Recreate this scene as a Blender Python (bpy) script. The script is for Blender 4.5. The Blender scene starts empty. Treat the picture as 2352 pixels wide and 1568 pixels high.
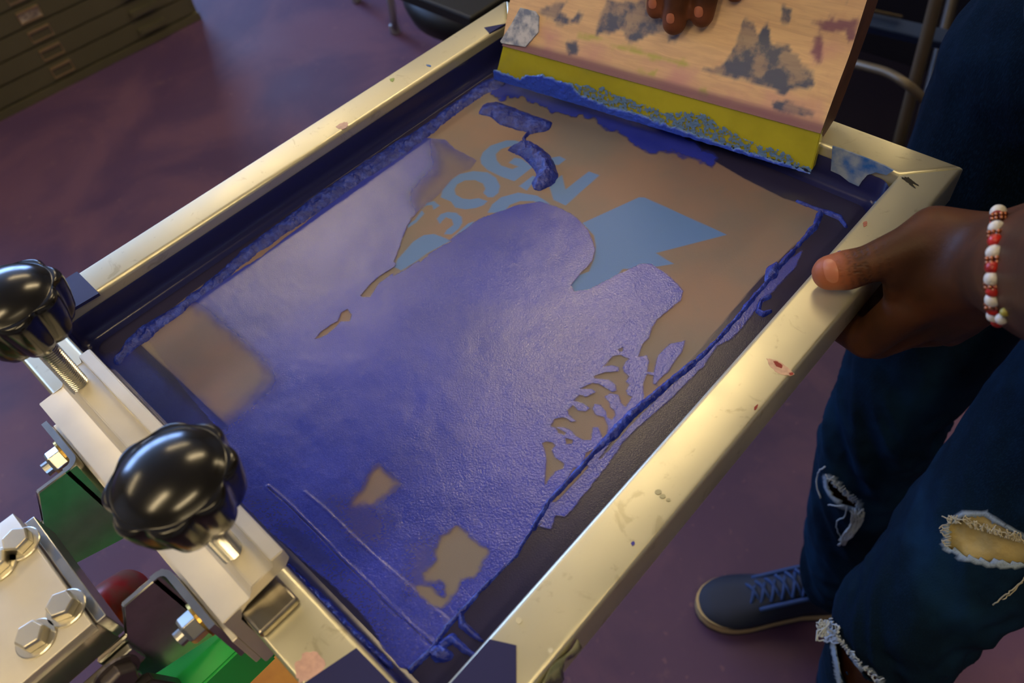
import bpy, bmesh, math, random
import numpy as np
from mathutils import Vector, Matrix, noise
from mathutils.bvhtree import BVHTree
random.seed(7); rng = np.random.default_rng(7)
PI = math.pi
SC = bpy.context.scene
COL = SC.collection
# ------------------------------------------------------------------ camera
F = 1768.5337
Rm = np.array([[0.7319678559602283, 0.6740084989604951, -0.09967748577096888],
               [0.479732996949444, -0.6137204965822558, -0.6270593302953208],
               [-0.4838174340373712, 0.4111686945786751, -0.7725677932177966]])
H = 0.92                                   # top face of the screen frame above the floor
CAM = np.array([0.56151634, 0.01845516, 1.31419681])
cd = bpy.data.cameras.new('camera'); cam = bpy.data.objects.new('camera', cd); COL.objects.link(cam)
ax = np.stack([Rm[0], -Rm[1], -Rm[2]], 1)
M = Matrix([[*ax[0], CAM[0]], [*ax[1], CAM[1]], [*ax[2], CAM[2]], [0, 0, 0, 1]])
cam.matrix_world = M
cd.sensor_width = 23.5; cd.lens = F / 2352 * 23.5; cd.clip_start = .01; cd.clip_end = 50
cd.dof.use_dof = True; cd.dof.focus_distance = 0.56; cd.dof.aperture_fstop = 5.0
SC.camera = cam
SC.view_settings.view_transform = 'Standard'; SC.view_settings.look = 'None'
SC.view_settings.gamma = 1; SC.view_settings.exposure = 0.0
SC.view_settings.use_curve_mapping = False
w = bpy.data.worlds.new('world'); SC.world = w; w.use_nodes = True
w.node_tree.nodes['Background'].inputs[0].default_value = (.02, .025, .03, 1)

def P3(px, py):                            # direction of the ray through a pixel
    return Rm.T @ np.array([(px - 1176) / F, (py - 784) / F, 1.0])
def U(px, py, z):                          # point of the photograph on the horizontal plane z
    d = P3(px, py); return CAM + d * (z - CAM[2]) / d[2]
def UX(px, py, x):
    d = P3(px, py); return CAM + d * (x - CAM[0]) / d[0]
def UP(px, py, p0, n):                     # on any plane
    d = P3(px, py); n = np.array(n); return CAM + d * (n @ (np.array(p0) - CAM)) / (n @ d)
def PJ(P):                                 # world -> pixels
    q = (np.asarray(P) - CAM) @ Rm.T
    return q[..., :2] / q[..., 2:] * F + np.array([1176, 784.])

# ------------------------------------------------------------------ materials
def mat(name, col, rough=.5, metal=0, var=0, vscale=20, bump=0, bscale=200, col2=None, spec=.5, coat=0, emis=None, estr=0, bdist=.001, stretch=None, sheen=0):
    m = bpy.data.materials.new(name); m.use_nodes = True
    nt = m.node_tree; N = nt.nodes; L = nt.links
    b = N['Principled BSDF']
    b.inputs['Base Color'].default_value = (*col, 1); b.inputs['Roughness'].default_value = rough
    b.inputs['Metallic'].default_value = metal
    b.inputs['Specular IOR Level'].default_value = spec
    b.inputs['Coat Weight'].default_value = coat
    b.inputs['Sheen Weight'].default_value = sheen
    if emis: b.inputs['Emission Color'].default_value = (*emis, 1); b.inputs['Emission Strength'].default_value = estr
    tc = N.new('ShaderNodeTexCoord'); mp = N.new('ShaderNodeMapping'); L.new(tc.outputs['Object'], mp.inputs[0])
    if stretch: mp.inputs['Scale'].default_value = stretch
    if var or col2:
        n = N.new('ShaderNodeTexNoise'); n.inputs['Scale'].default_value = vscale; n.inputs['Detail'].default_value = 6
        L.new(mp.outputs[0], n.inputs['Vector'])
        r = N.new('ShaderNodeValToRGB'); L.new(n.outputs[0], r.inputs[0])
        c2 = col2 or tuple(max(0, c * (1 - var)) for c in col)
        r.color_ramp.elements[0].position = .38; r.color_ramp.elements[1].position = .62
        r.color_ramp.elements[0].color = (*c2, 1); r.color_ramp.elements[1].color = (*col, 1)
        L.new(r.outputs[0], b.inputs['Base Color'])
    if bump:
        n = N.new('ShaderNodeTexNoise'); n.inputs['Scale'].default_value = bscale; n.inputs['Detail'].default_value = 4
        L.new(mp.outputs[0], n.inputs['Vector'])
        bp = N.new('ShaderNodeBump'); bp.inputs['Strength'].default_value = bump; bp.inputs['Distance'].default_value = bdist
        L.new(n.outputs[0], bp.inputs['Height']); L.new(bp.outputs[0], b.inputs['Normal'])
    return m
def bsdf(m): return m.node_tree.nodes['Principled BSDF']
def attr(m, name):
    a = m.node_tree.nodes.new('ShaderNodeAttribute'); a.attribute_name = name; return a.outputs['Fac']
def mth(m, op, a, b=None, c=None, clamp=False):
    n = m.node_tree.nodes.new('ShaderNodeMath'); n.operation = op; n.use_clamp = clamp
    for i, v in enumerate((a, b, c)):
        if v is None: continue
        if isinstance(v, (int, float)): n.inputs[i].default_value = v
        else: m.node_tree.links.new(v, n.inputs[i])
    return n.outputs[0]
def mixc(m, f, a, b):
    n = m.node_tree.nodes.new('ShaderNodeMix'); n.data_type = 'RGBA'
    L = m.node_tree.links
    if isinstance(f, (int, float)): n.inputs[0].default_value = f
    else: L.new(f, n.inputs[0])
    for i, v in ((6, a), (7, b)):
        if isinstance(v, tuple): n.inputs[i].default_value = (*v, 1)
        else: L.new(v, n.inputs[i])
    return n.outputs[2]
def tnoise(m, scale, detail=5, stretch=None, rough=.5, dist=0):
    N = m.node_tree.nodes; L = m.node_tree.links
    tc = N.new('ShaderNodeTexCoord'); mp = N.new('ShaderNodeMapping'); L.new(tc.outputs['Object'], mp.inputs[0])
    if stretch: mp.inputs['Scale'].default_value = stretch
    n = N.new('ShaderNodeTexNoise'); n.inputs['Scale'].default_value = scale; n.inputs['Detail'].default_value = detail
    n.inputs['Roughness'].default_value = rough; n.inputs['Distortion'].default_value = dist
    L.new(mp.outputs[0], n.inputs['Vector']); return n.outputs[0]
def ramp(m, v, lo, hi):
    n = m.node_tree.nodes.new('ShaderNodeMapRange'); n.interpolation_type = 'SMOOTHSTEP'
    n.inputs['From Min'].default_value = lo; n.inputs['From Max'].default_value = hi
    m.node_tree.links.new(v, n.inputs['Value']); return n.outputs[0]
def addbump(m, h, strength=.5, dist=.001):
    n = m.node_tree.nodes.new('ShaderNodeBump'); n.inputs['Strength'].default_value = strength; n.inputs['Distance'].default_value = dist
    L = m.node_tree.links; L.new(h, n.inputs['Height']); L.new(n.outputs[0], bsdf(m).inputs['Normal'])

# ------------------------------------------------------------------ object helpers
def link(name, me, m=None, parent=None, smooth=False, loc=None):
    o = bpy.data.objects.new(name, me); COL.objects.link(o)
    if m is not None:
        for mm in (m if isinstance(m, (list, tuple)) else [m]): me.materials.append(mm)
    if smooth: me.polygons.foreach_set('use_smooth', [True] * len(me.polygons))
    if parent is not None: o.parent = parent
    if loc is not None: o.location = loc
    return o
def obj(name, bm, m=None, parent=None, smooth=False, loc=None):
    bmesh.ops.recalc_face_normals(bm, faces=bm.faces[:])
    me = bpy.data.meshes.new(name); bm.to_mesh(me); bm.free()
    o = link(name, me, m, parent, smooth, loc)
    if smooth == 'auto':
        try: me.set_sharp_from_angle(angle=math.radians(38))
        except Exception: pass
    return o
def thing(name, label, cat, loc=(0, 0, 0), group=None):
    o = bpy.data.objects.new(name, None); COL.objects.link(o); o.location = loc; o.empty_display_size = .05
    o['label'] = label; o['category'] = cat
    if group: o['group'] = group
    return o
def tag(o, label, cat, group=None, kind=None):
    o['label'] = label; o['category'] = cat
    if group: o['group'] = group
    if kind: o['kind'] = kind
    return o
def keep(o, root):                          # parent without moving
    o.parent = root; o.matrix_parent_inverse = Matrix.Translation(-Vector(root.location)); return o
def poly_prism(pts, z0, z1, bm=None, bev=0):
    bm = bm or bmesh.new()
    a = [bm.verts.new((p[0], p[1], z0)) for p in pts]; b = [bm.verts.new((p[0], p[1], z1)) for p in pts]
    n = len(pts); bm.faces.new(a[::-1]); bm.faces.new(b)
    for i in range(n): bm.faces.new((a[i], a[(i + 1) % n], b[(i + 1) % n], b[i]))
    if bev: bmesh.ops.bevel(bm, geom=bm.edges[:], offset=bev, segments=3, affect='EDGES', profile=.5)
    return bm
def box(x0, x1, y0, y1, z0, z1, bev=0, seg=2, bm=None):
    nb = bmesh.new()
    bmesh.ops.create_cube(nb, size=1)
    for v in nb.verts: v.co = ((x0 + x1) / 2 + v.co.x * (x1 - x0), (y0 + y1) / 2 + v.co.y * (y1 - y0), (z0 + z1) / 2 + v.co.z * (z1 - z0))
    if bev: bmesh.ops.bevel(nb, geom=nb.edges[:], offset=bev, segments=seg, affect='EDGES', profile=.5)
    if bm is None: return nb
    merge(bm, nb); return bm
def merge(bm, other):
    me = bpy.data.meshes.new('t'); other.to_mesh(me); other.free(); bm.from_mesh(me); bpy.data.meshes.remove(me)
def frame(d):
    d = Vector(d).normalized(); a = Vector((0, 0, 1)) if abs(d.z) < .9 else Vector((1, 0, 0))
    x = a.cross(d).normalized(); return x, d.cross(x), d
def lathe(prof, n=32, bm=None, origin=(0, 0, 0), axis=(0, 0, 1), rf=None, caps=True):
    bm = bm or bmesh.new(); X, Y, Z = frame(axis); o = Vector(origin); rings = []
    if tuple(axis) == (0, 0, 1): X, Y, Z = Vector((1, 0, 0)), Vector((0, 1, 0)), Vector((0, 0, 1))
    for (r, z) in prof:
        ring = []
        for i in range(n):
            a = 2 * PI * i / n; rr = r if rf is None else rf(r, z, a)
            ring.append(bm.verts.new(o + X * rr * math.cos(a) + Y * rr * math.sin(a) + Z * z))
        rings.append(ring)
    for a, b in zip(rings, rings[1:]):
        for i in range(n): bm.faces.new((a[i], a[(i + 1) % n], b[(i + 1) % n], b[i]))
    if caps: bm.faces.new(rings[0][::-1]); bm.faces.new(rings[-1])
    return bm
def tube(pts, rad, n=8, bm=None, caps=True):
    bm = bm or bmesh.new(); pts = [Vector(p) for p in pts]; rings = []
    prev = None
    for i, p in enumerate(pts):
        d = (pts[min(i + 1, len(pts) - 1)] - pts[max(i - 1, 0)])
        if d.length < 1e-9: d = Vector((0, 0, 1))
        d.normalize()
        x = frame(d)[0] if prev is None else (prev - d * prev.dot(d)).normalized()
        prev = x; y = d.cross(x); r = rad[i] if isinstance(rad, (list, tuple)) else rad
        rings.append([bm.verts.new(p + x * r * math.cos(2 * PI * k / n) + y * r * math.sin(2 * PI * k / n)) for k in range(n)])
    for a, b in zip(rings, rings[1:]):
        for i in range(n): bm.faces.new((a[i], a[(i + 1) % n], b[(i + 1) % n], b[i]))
    if caps: bm.faces.new(rings[0][::-1]); bm.faces.new(rings[-1])
    return bm
def smooth_path(pts, n=8):                  # Catmull-Rom
    P = [np.array(p, float) for p in pts]; P = [2 * P[0] - P[1]] + P + [2 * P[-1] - P[-2]]; out = []
    for i in range(1, len(P) - 2):
        for k in range(n):
            t = k / n
            out.append(.5 * ((2 * P[i]) + (-P[i - 1] + P[i + 1]) * t + (2 * P[i - 1] - 5 * P[i] + 4 * P[i + 1] - P[i + 2]) * t * t + (-P[i - 1] + 3 * P[i] - 3 * P[i + 1] + P[i + 2]) * t ** 3))
    out.append(P[-2]); return out
def bolt_hex(bm, o, axis, af, h, n=6, rot=0):
    r = af / math.sqrt(3); X, Y, Z = frame(axis)
    prof = [(r, 0), (r, h * .8), (r * .88, h)]
    nb = bmesh.new()
    rings = []
    for (rr, z) in prof:
        rings.append([nb.verts.new(Vector(o) + X * rr * math.cos(rot + 2 * PI * i / 6) + Y * rr * math.sin(rot + 2 * PI * i / 6) + Z * z) for i in range(6)])
    for a, b in zip(rings, rings[1:]):
        for i in range(6): nb.faces.new((a[i], a[(i + 1) % 6], b[(i + 1) % 6], b[i]))
    nb.faces.new(rings[0][::-1]); nb.faces.new(rings[-1])
    bmesh.ops.bevel(nb, geom=nb.edges[:], offset=af * .03, segments=2, affect='EDGES', profile=.5)
    merge(bm, nb); return bm
# signed distance (negative inside) in pixels for traced outlines
def sdf(poly, pts, margin=60):
    poly = np.asarray(poly, float); out = np.full(len(pts), 1e3)
    lo, hi = poly.min(0) - margin, poly.max(0) + margin
    idx = np.where((pts[:, 0] > lo[0]) & (pts[:, 0] < hi[0]) & (pts[:, 1] > lo[1]) & (pts[:, 1] < hi[1]))[0]
    if not len(idx): return out
    p = pts[idx]; d2 = np.full(len(idx), 1e12); ins = np.zeros(len(idx), bool)
    for a, b in zip(poly, np.roll(poly, -1, 0)):
        e = b - a; q = p - a; t = np.clip((q @ e) / max(e @ e, 1e-9), 0, 1); r = q - t[:, None] * e
        d2 = np.minimum(d2, (r * r).sum(1))
        c = ((a[1] > p[:, 1]) != (b[1] > p[:, 1]))
        with np.errstate(divide='ignore', invalid='ignore'): xi = (b[0] - a[0]) * (p[:, 1] - a[1]) / (b[1] - a[1] + 1e-12) + a[0]
        ins ^= c & (p[:, 0] < xi)
    d = np.sqrt(d2); out[idx] = np.where(ins, -d, d); return out
def sdl(line, rad, pts):                    # distance to a polyline less a varying radius
    line = np.asarray(line, float); out = np.full(len(pts), 1e3)
    for i in range(len(line) - 1):
        a, b = line[i], line[i + 1]; e = b - a; q = pts - a; t = np.clip((q @ e) / (e @ e), 0, 1)
        r = np.sqrt(((q - t[:, None] * e) ** 2).sum(1)) - (rad[i] + (rad[i + 1] - rad[i]) * t); out = np.minimum(out, r)
    return out
def sstep(x, a, b): t = np.clip((x - a) / (b - a), 0, 1); return t * t * (3 - 2 * t)
_G = {}
def vnoise(p, scale, seed=0):               # cheap 2-D value noise for numpy arrays
    if seed not in _G: _G[seed] = np.random.default_rng(seed).random((256, 256))
    g = _G[seed]; q = p * scale; i = np.floor(q).astype(int); f = q - i; f = f * f * (3 - 2 * f)
    a = g[i[:, 0] % 256, i[:, 1] % 256]; b = g[(i[:, 0] + 1) % 256, i[:, 1] % 256]
    c = g[i[:, 0] % 256, (i[:, 1] + 1) % 256]; d = g[(i[:, 0] + 1) % 256, (i[:, 1] + 1) % 256]
    return (a * (1 - f[:, 0]) + b * f[:, 0]) * (1 - f[:, 1]) + (c * (1 - f[:, 0]) + d * f[:, 0]) * f[:, 1]
def fbm(p, scale, seed=0, o=4): return sum(vnoise(p, scale * 2 ** k, seed + k) * .5 ** k for k in range(o)) / sum(.5 ** k for k in range(o))
def grid_mesh(name, co, nx, ny, mask=None, attrs=None):
    i = np.arange(nx * ny).reshape(ny, nx)
    q = np.stack([i[:-1, :-1], i[:-1, 1:], i[1:, 1:], i[1:, :-1]], -1).reshape(-1, 4)
    if mask is not None:
        q = q[mask[q].any(1)]
        used = np.unique(q); re = -np.ones(nx * ny, int); re[used] = np.arange(len(used)); q = re[q]; co = co[used]
        attrs = {k: v[used] for k, v in (attrs or {}).items()}
    me = bpy.data.meshes.new(name); me.vertices.add(len(co)); me.vertices.foreach_set('co', co.astype(np.float32).ravel())
    me.loops.add(len(q) * 4); me.loops.foreach_set('vertex_index', q.ravel().astype(np.int32))
    me.polygons.add(len(q)); me.polygons.foreach_set('loop_start', np.arange(0, len(q) * 4, 4, dtype=np.int32))
    me.polygons.foreach_set('loop_total', np.full(len(q), 4, np.int32))
    me.update(calc_edges=True)
    for k, v in (attrs or {}).items():
        a = me.attributes.new(k, 'FLOAT', 'POINT'); a.data.foreach_set('value', v.astype(np.float32))
    return me

# ------------------------------------------------------------------ common materials
ALU = mat('aluminium', (.86, .83, .74), .34, .9, var=.06, vscale=18, bump=.12, bscale=60, bdist=.0006)
def worn_alu():
    m = mat('brushed_aluminium', (.80, .80, .68), .38, .7)
    g = tnoise(m, 900, 2, (1, 1, 1)); s = ramp(m, tnoise(m, 55, 6, None, .6, .8), .60, .70); s2 = ramp(m, tnoise(m, 160, 4, None, .6), .66, .74)
    c = mixc(m, mth(m, 'MULTIPLY', s, .55), (.62, .59, .43), (.40, .36, .22)); c = mixc(m, mth(m, 'MULTIPLY', s2, .5), c, (.45, .42, .30))
    m.node_tree.links.new(c, bsdf(m).inputs['Base Color'])
    r = mth(m, 'ADD', .28, mth(m, 'MULTIPLY', tnoise(m, 30, 4), .22)); m.node_tree.links.new(r, bsdf(m).inputs['Roughness'])
    addbump(m, mth(m, 'ADD', tnoise(m, 12, 3), mth(m, 'MULTIPLY', g, .04)), .25, .002); return m
RAIL = worn_alu()
CHAN = mat('extruded_aluminium', (.84, .78, .64), .42, .6, var=.08, vscale=30, bump=.1, bscale=300, bdist=.0003)
STEEL = mat('zinc_plated_steel', (.56, .56, .52), .28, 1, var=.15, vscale=60, bump=.08, bscale=120, bdist=.0004)
DSTEEL = mat('dark_steel', (.16, .14, .14), .35, .8, var=.2, vscale=60, bump=.1, bscale=200)
BRASS = mat('yellow_passivated_washer', (.62, .40, .10), .35, 1, var=.2, vscale=90)
BLACKP = mat('black_glossy_plastic', (.008, .007, .005), .20, 0, spec=.55)
GREENP = mat('green_powder_coat', (.02, .52, .09), .34, 0, bump=.15, bscale=500, bdist=.0003)
REDP = mat('red_plastic_with_ink_spots', (.20, .006, .004), .35, col2=(.12, .05, .035), vscale=45)
NAVY = mat('navy_plastic_tape', (.022, .024, .105), .30, 0, spec=.55, bump=.25, bscale=22, bdist=.002)

# ------------------------------------------------------------------ room
def struct(name, bm, m): o = obj(name, bm, m); o['kind'] = 'structure'; return o
FL = mat('purple_floor_paint', (.095, .05, .085), .36, 0)
n1 = ramp(FL, tnoise(FL, 2.6, 6, None, .6, .6), .4, .62); n2 = ramp(FL, tnoise(FL, 9, 7, None, .65), .60, .78); n3 = ramp(FL, tnoise(FL, 40, 4), .66, .72)
c = mixc(FL, n1, (.062, .028, .088), (.110, .050, .104)); c = mixc(FL, mth(FL, 'MULTIPLY', n2, .55), c, (.17, .09, .12)); c = mixc(FL, mth(FL, 'MULTIPLY', n3, .25), c, (.26, .14, .16))
FL.node_tree.links.new(c, bsdf(FL).inputs['Base Color'])
FL.node_tree.links.new(mth(FL, 'ADD', .50, mth(FL, 'MULTIPLY', tnoise(FL, 5, 4), .2)), bsdf(FL).inputs['Roughness'])
addbump(FL, tnoise(FL, 14, 5), .12, .004)
WALL = mat('painted_wall', (.42, .40, .36), .7, var=.05, vscale=3)
CEIL = mat('white_ceiling', (.42, .40, .36), .8, var=.05, vscale=4)
X0, X1, Y0, Y1, ZC = -4.2, 3.4, -3.2, 4.6, 2.8
struct('floor', box(X0, X1, Y0, Y1, -.1, 0), FL)
struct('ceiling', box(X0, X1, Y0, Y1, ZC, ZC + .1), CEIL)
WY0, WY1, WZ0, WZ1 = -1.4, 2.2, 1.15, 2.3
wl = box(X0 - .12, X0, Y0, WY0, 0, ZC); box(X0 - .12, X0, WY1, Y1, 0, ZC, bm=wl); box(X0 - .12, X0, WY0, WY1, 0, WZ0, bm=wl); box(X0 - .12, X0, WY0, WY1, WZ1, ZC, bm=wl)
struct('wall_left', wl, WALL)
struct('wall_right', box(X1, X1 + .12, Y0, Y1, 0, ZC), WALL)
struct('wall_front', box(X0, X1, Y0 - .12, Y0, 0, ZC), WALL)
struct('wall_back', box(X0, X1, Y1, Y1 + .12, 0, ZC), WALL)
struct('baseboard_back', box(X0, X1, Y1 - .015, Y1, 0, .1), mat('baseboard_paint', (.2, .19, .18), .5))
SKYP = mat('daylit_window_pane', (0, 0, 0), .3, emis=(.30, .50, 1.0), estr=17)
WH = mat('window_frame_paint', (.6, .6, .58), .5)
wf = box(X0 - .10, X0 - .02, WY0, WY1, WZ0, WZ0 + .05)
box(X0 - .10, X0 - .02, WY0, WY1, WZ1 - .05, WZ1, bm=wf)
for k in range(5):
    yy = WY0 + (WY1 - WY0) * k / 4; box(X0 - .10, X0 - .02, max(WY0, yy - .03), min(WY1, yy + .03), WZ0, WZ1, bm=wf)
o = obj('window_1', wf, WH); o['kind'] = 'structure'
for k in range(4):
    a = WY0 + (WY1 - WY0) * k / 4; b = WY0 + (WY1 - WY0) * (k + 1) / 4
    keep(obj('window_pane', box(X0 - .075, X0 - .065, a + .03, b - .03, WZ0 + .05, WZ1 - .05), SKYP), o)
LAMP = mat('warm_tube_diffuser', (.1, .1, .1), .5, emis=(1.0, .77, .43), estr=26)
LBODY = mat('lamp_housing', (.6, .6, .58), .5)
LIGHTS = [(-.55, 1.45, 1.0, .18), (-2.05, 1.2, 1.1, .16), (1.35, -.2, 1.2, .16), (.25, -1.0, 1.2, .16), (-2.0, -1.4, 1.2, .16), (.35, 3.4, 1.2, .16)]
for i, (x, y, l, wd) in enumerate(LIGHTS):
    t = thing('ceiling_light', 'long warm ceiling light ' + ['above the far left part of the screen', 'near the flat file cabinet side of the room', 'on the camera side to the right of the screen', 'behind the camera on the press side', 'in the corner between camera side and window wall', 'nearest the far wall'][i], 'ceiling light', (x, y, ZC), 'ceiling lights above the workshop')
    obj('housing', box(-wd / 2 - .02, wd / 2 + .02, -l / 2 - .02, l / 2 + .02, -.06, 0, .005), LBODY, t)
    obj('diffuser', box(-wd / 2, wd / 2, -l / 2, l / 2, -.075, -.06, .004), LAMP, t)

# ------------------------------------------------------------------ printing screen
W, L, T = 0.4684424, 0.56, 0.0303406
ZM = H - .034
scr = thing('printing_screen', 'aluminium framed screen with blue ink clamped in the printing press', 'printing screen', (0, 0, H))
def rail(p):                                # mitred tube, quad outline
    bm = poly_prism(p, H - .036, H)
    bmesh.ops.bevel(bm, geom=[e for e in bm.edges if abs(e.verts[0].co.z - e.verts[1].co.z) < 1e-6], offset=.0035, segments=4, affect='EDGES', profile=.5)
    return bm
o_ = [(0, 0), (W, 0), (W, L), (0, L)]; i_ = [(T + .003, T + .003), (W - T - .003, T + .003), (W - T - .003, L - T - .003), (T + .003, L - T - .003)]
g = .00015
rails = []
for k in range(4):
    a, b, c_, d = o_[k], o_[(k + 1) % 4], i_[(k + 1) % 4], i_[k]
    rails.append(keep(obj('frame_rail', rail([a, b, c_, d]), RAIL, smooth='auto'), scr))
# stencil fabric
def plane_pts(x0, x1, y0, y1, st, z):
    nx = int((x1 - x0) / st) + 1; ny = int((y1 - y0) / st) + 1
    X, Y = np.meshgrid(np.linspace(x0, x1, nx), np.linspace(y0, y1, ny)); co = np.stack([X.ravel(), Y.ravel(), np.full(X.size, z)], 1)
    return co, nx, ny
def crop(ox, oy, s, pts): return [(ox + x / s, oy + y / s) for x, y in pts]
ZONE = [(325, 792), (352, 745), (440, 672), (600, 560), (970, 312), (1140, 180), (1300, 190), (1560, 322), (1710, 410), (1800, 455), (1888, 482), (1870, 520), (1745, 640), (1600, 812), (1430, 985), (1255, 1180), (1145, 1300), (1060, 1395), (1020, 1440)]
g1 = lambda p: crop(680, 180, 2.5286, p)
DESIGN = [g1([(1320, 372), (1270, 360), (1220, 360), (1130, 390), (1085, 430), (1070, 465), (1075, 495), (1110, 530), (1190, 570), (1268, 597), (1375, 515), (1310, 468), (1270, 460), (1235, 490), (1292, 512), (1255, 527), (1190, 505), (1165, 475), (1160, 440), (1190, 410), (1245, 393), (1310, 400)]),
 g1([(840, 690), (850, 650), (900, 590), (950, 555), (1030, 538), (1110, 545), (1160, 575), (1185, 625), (1175, 665), (1145, 690), (1115, 690), (1088, 665), (1100, 640), (1085, 610), (1040, 590), (980, 592), (935, 615), (920, 645), (928, 675), (965, 697), (1010, 702), (1060, 695), (1112, 712), (1090, 735), (1045, 752), (985, 760), (925, 750), (900, 715)]),
 g1([(1445, 560), (1500, 590), (1545, 560), (1565, 645), (1700, 540), (1762, 562), (1565, 738), (1495, 705), (1475, 640)]),
 g1([(1475, 462), (1530, 452), (1566, 470), (1525, 503), (1490, 500)]), g1([(1295, 625), (1375, 565), (1400, 575), (1340, 650)]),
 g1([(1112, 780), (1140, 730), (1190, 690), (1290, 663), (1400, 680), (1475, 728), (1440, 740), (1380, 712), (1300, 712), (1240, 735), (1205, 780)]),
 g1([(818, 815), (840, 788), (880, 775), (930, 780), (962, 805), (965, 840), (945, 872), (905, 905), (860, 905), (875, 880), (915, 850), (905, 818), (870, 806), (850, 825), (835, 845)]),
 g1([(640, 995), (680, 948), (740, 910), (800, 903), (862, 925), (897, 943), (760, 1015), (700, 1060), (610, 1115), (570, 1095), (590, 1050)]),
 g1([(690, 822), (720, 780), (760, 722), (800, 712), (835, 738), (800, 762), (790, 735), (755, 738), (730, 765), (745, 785), (700, 835), (650, 868), (645, 850)]),
 g1([(905, 925), (1000, 842), (1036, 828), (1022, 852), (920, 918)]),
 crop(1200, 250, 2.6133, [(360, 685), (700, 530), (735, 532), (1228, 755), (800, 865), (908, 930), (720, 960), (600, 960), (540, 1045), (370, 1105), (300, 1095), (282, 1060), (310, 1010), (400, 975), (430, 900), (440, 830), (430, 760)])]
HOLE_IN_D = g1([(1000, 705), (1030, 705), (1040, 722), (1015, 735), (1000, 722)])
co, nx, ny = plane_pts(T, W - T, T, L - T, .0010, ZM)
px = PJ(co)
zone = sstep(-sdf(ZONE, px), -1, 2)
des = np.zeros(len(px))
for d in DESIGN: des = np.maximum(des, sstep(-sdf(d, px), -1.2, 1.2))
STEN = mat('stencil_emulsion_and_mesh', (.2, .14, .11), .46, 0, spec=.4)
m = STEN; a_z, a_d = attr(m, 'zone'), attr(m, 'design')
ta = mixc(m, ramp(m, tnoise(m, 9, 4), .35, .65), (.165, .145, .142), (.225, .150, .128))
ta = mixc(m, mth(m, 'MULTIPLY', ramp(m, tnoise(m, 30, 5, None, .6), .55, .75), .5), ta, (.17, .145, .14))
c = mixc(m, a_d, ta, (.085, .19, .48)); c = mixc(m, a_z, (.024, .022, .062), c); m.node_tree.links.new(mth(m, 'ADD', .22, mth(m, 'MULTIPLY', a_z, .24)), bsdf(m).inputs['Roughness'])
m.node_tree.links.new(c, bsdf(m).inputs['Base Color'])
addbump(m, tnoise(m, 1600, 2), .25, .0003)
me = grid_mesh('stencil_mesh', co, nx, ny, None, {'zone': zone, 'design': des})
keep(link('stencil_mesh', me, STEN), scr)
# plastic tape lining the inside of the frame (fillet from rail to fabric)
prof = [(.0034, H - .010), (.0040, H - .012), (.0042, ZM + .010), (.0050, ZM + .006), (.0066, ZM + .0030), (.0085, ZM + .0012), (.0110, ZM + .0005), (.012, ZM + .0002)]
bm = bmesh.new(); rings = []
for (off, z) in prof:
    x0, x1, y0, y1 = T + off, W - T - off, T + off, L - T - off; rr = max(.004, .014 - off * .3); ring = []
    for cx_, cy_, a0 in ((x1 - rr, y1 - rr, 0), (x0 + rr, y1 - rr, 90), (x0 + rr, y0 + rr, 180), (x1 - rr, y0 + rr, 270)):
        for k in range(9):
            an = math.radians(a0 + 90 * k / 8); ring.append(bm.verts.new((cx_ + rr * math.cos(an), cy_ + rr * math.sin(an), z)))
    rings.append(ring)
for a, b in zip(rings, rings[1:]):
    for i in range(len(a)): bm.faces.new((a[i], a[(i + 1) % len(a)], b[(i + 1) % len(a)], b[i]))
LINE = mat('navy_film_lining', (.014, .016, .085), .22, 0, spec=.5)
addbump(LINE, tnoise(LINE, 18, 3, None, .5, 1.0), .18, .002)
o = keep(obj('tape_lining', bm, LINE, smooth=True), scr); o['label'] = 'dark navy plastic tape lining the inner faces'
# tape folded over the corners
def tape(pts, label, z=H):
    bm = poly_prism([(p[0], p[1]) for p in pts], z - .002, z + .0005)
    o = keep(obj('corner_tape', bm, NAVY), scr); o['label'] = label
e = .0006
tape([U(819, 1488, H), U(690, 1575, H), (U(690, 1575, H)[0] - .001, -e), (W + e, -e), (W + e, .052), U(1186, 1640, H), U(1186, 1482, H), U(1125, 1468, H), (W - T - .001, T + .001)], 'navy tape over the nearest corner of the frame')
a = U(185, 631, H); b = U(228, 674, H)
tape([a, b, (T + .003, T + .003), (-e, -e), (-e, a[1])], 'navy tape over the frame corner behind the black knob')
tape([U(1112, 64, H), U(1124, 77, H), (T + .003, L - T - .003), U(1160, 55, H)], 'small grey flap of tape at the far corner')
# inner side band of bare metal showing streaks of blue ink at the far rail
BLU = mat('smeared_blue_ink', (.02, .12, .42), .35, col2=(.30, .36, .45), vscale=70)
bm = bmesh.new(); pl_ = [UP(x, y, (0, L - T - .0048, 0), (0, 1, 0)) for x, y in [(1912, 336), (1935, 343), (1985, 362), (2030, 380), (2052, 392), (2036, 402), (2012, 396), (1992, 402), (1978, 418), (1972, 428), (1950, 418), (1930, 402), (1908, 392)]]
a_ = [bm.verts.new(p) for p in pl_]; b_ = [bm.verts.new(p + np.array([0, .0012, 0])) for p in pl_]; bm.faces.new(a_); bm.faces.new(b_[::-1])
for i in range(len(a_)): bm.faces.new((a_[i], a_[(i + 1) % len(a_)], b_[(i + 1) % len(a_)], b_[i]))
o = keep(obj('ink_streak', bm, BLU), scr); o['label'] = 'light blue ink smeared on the inner side of the far rail'
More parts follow.
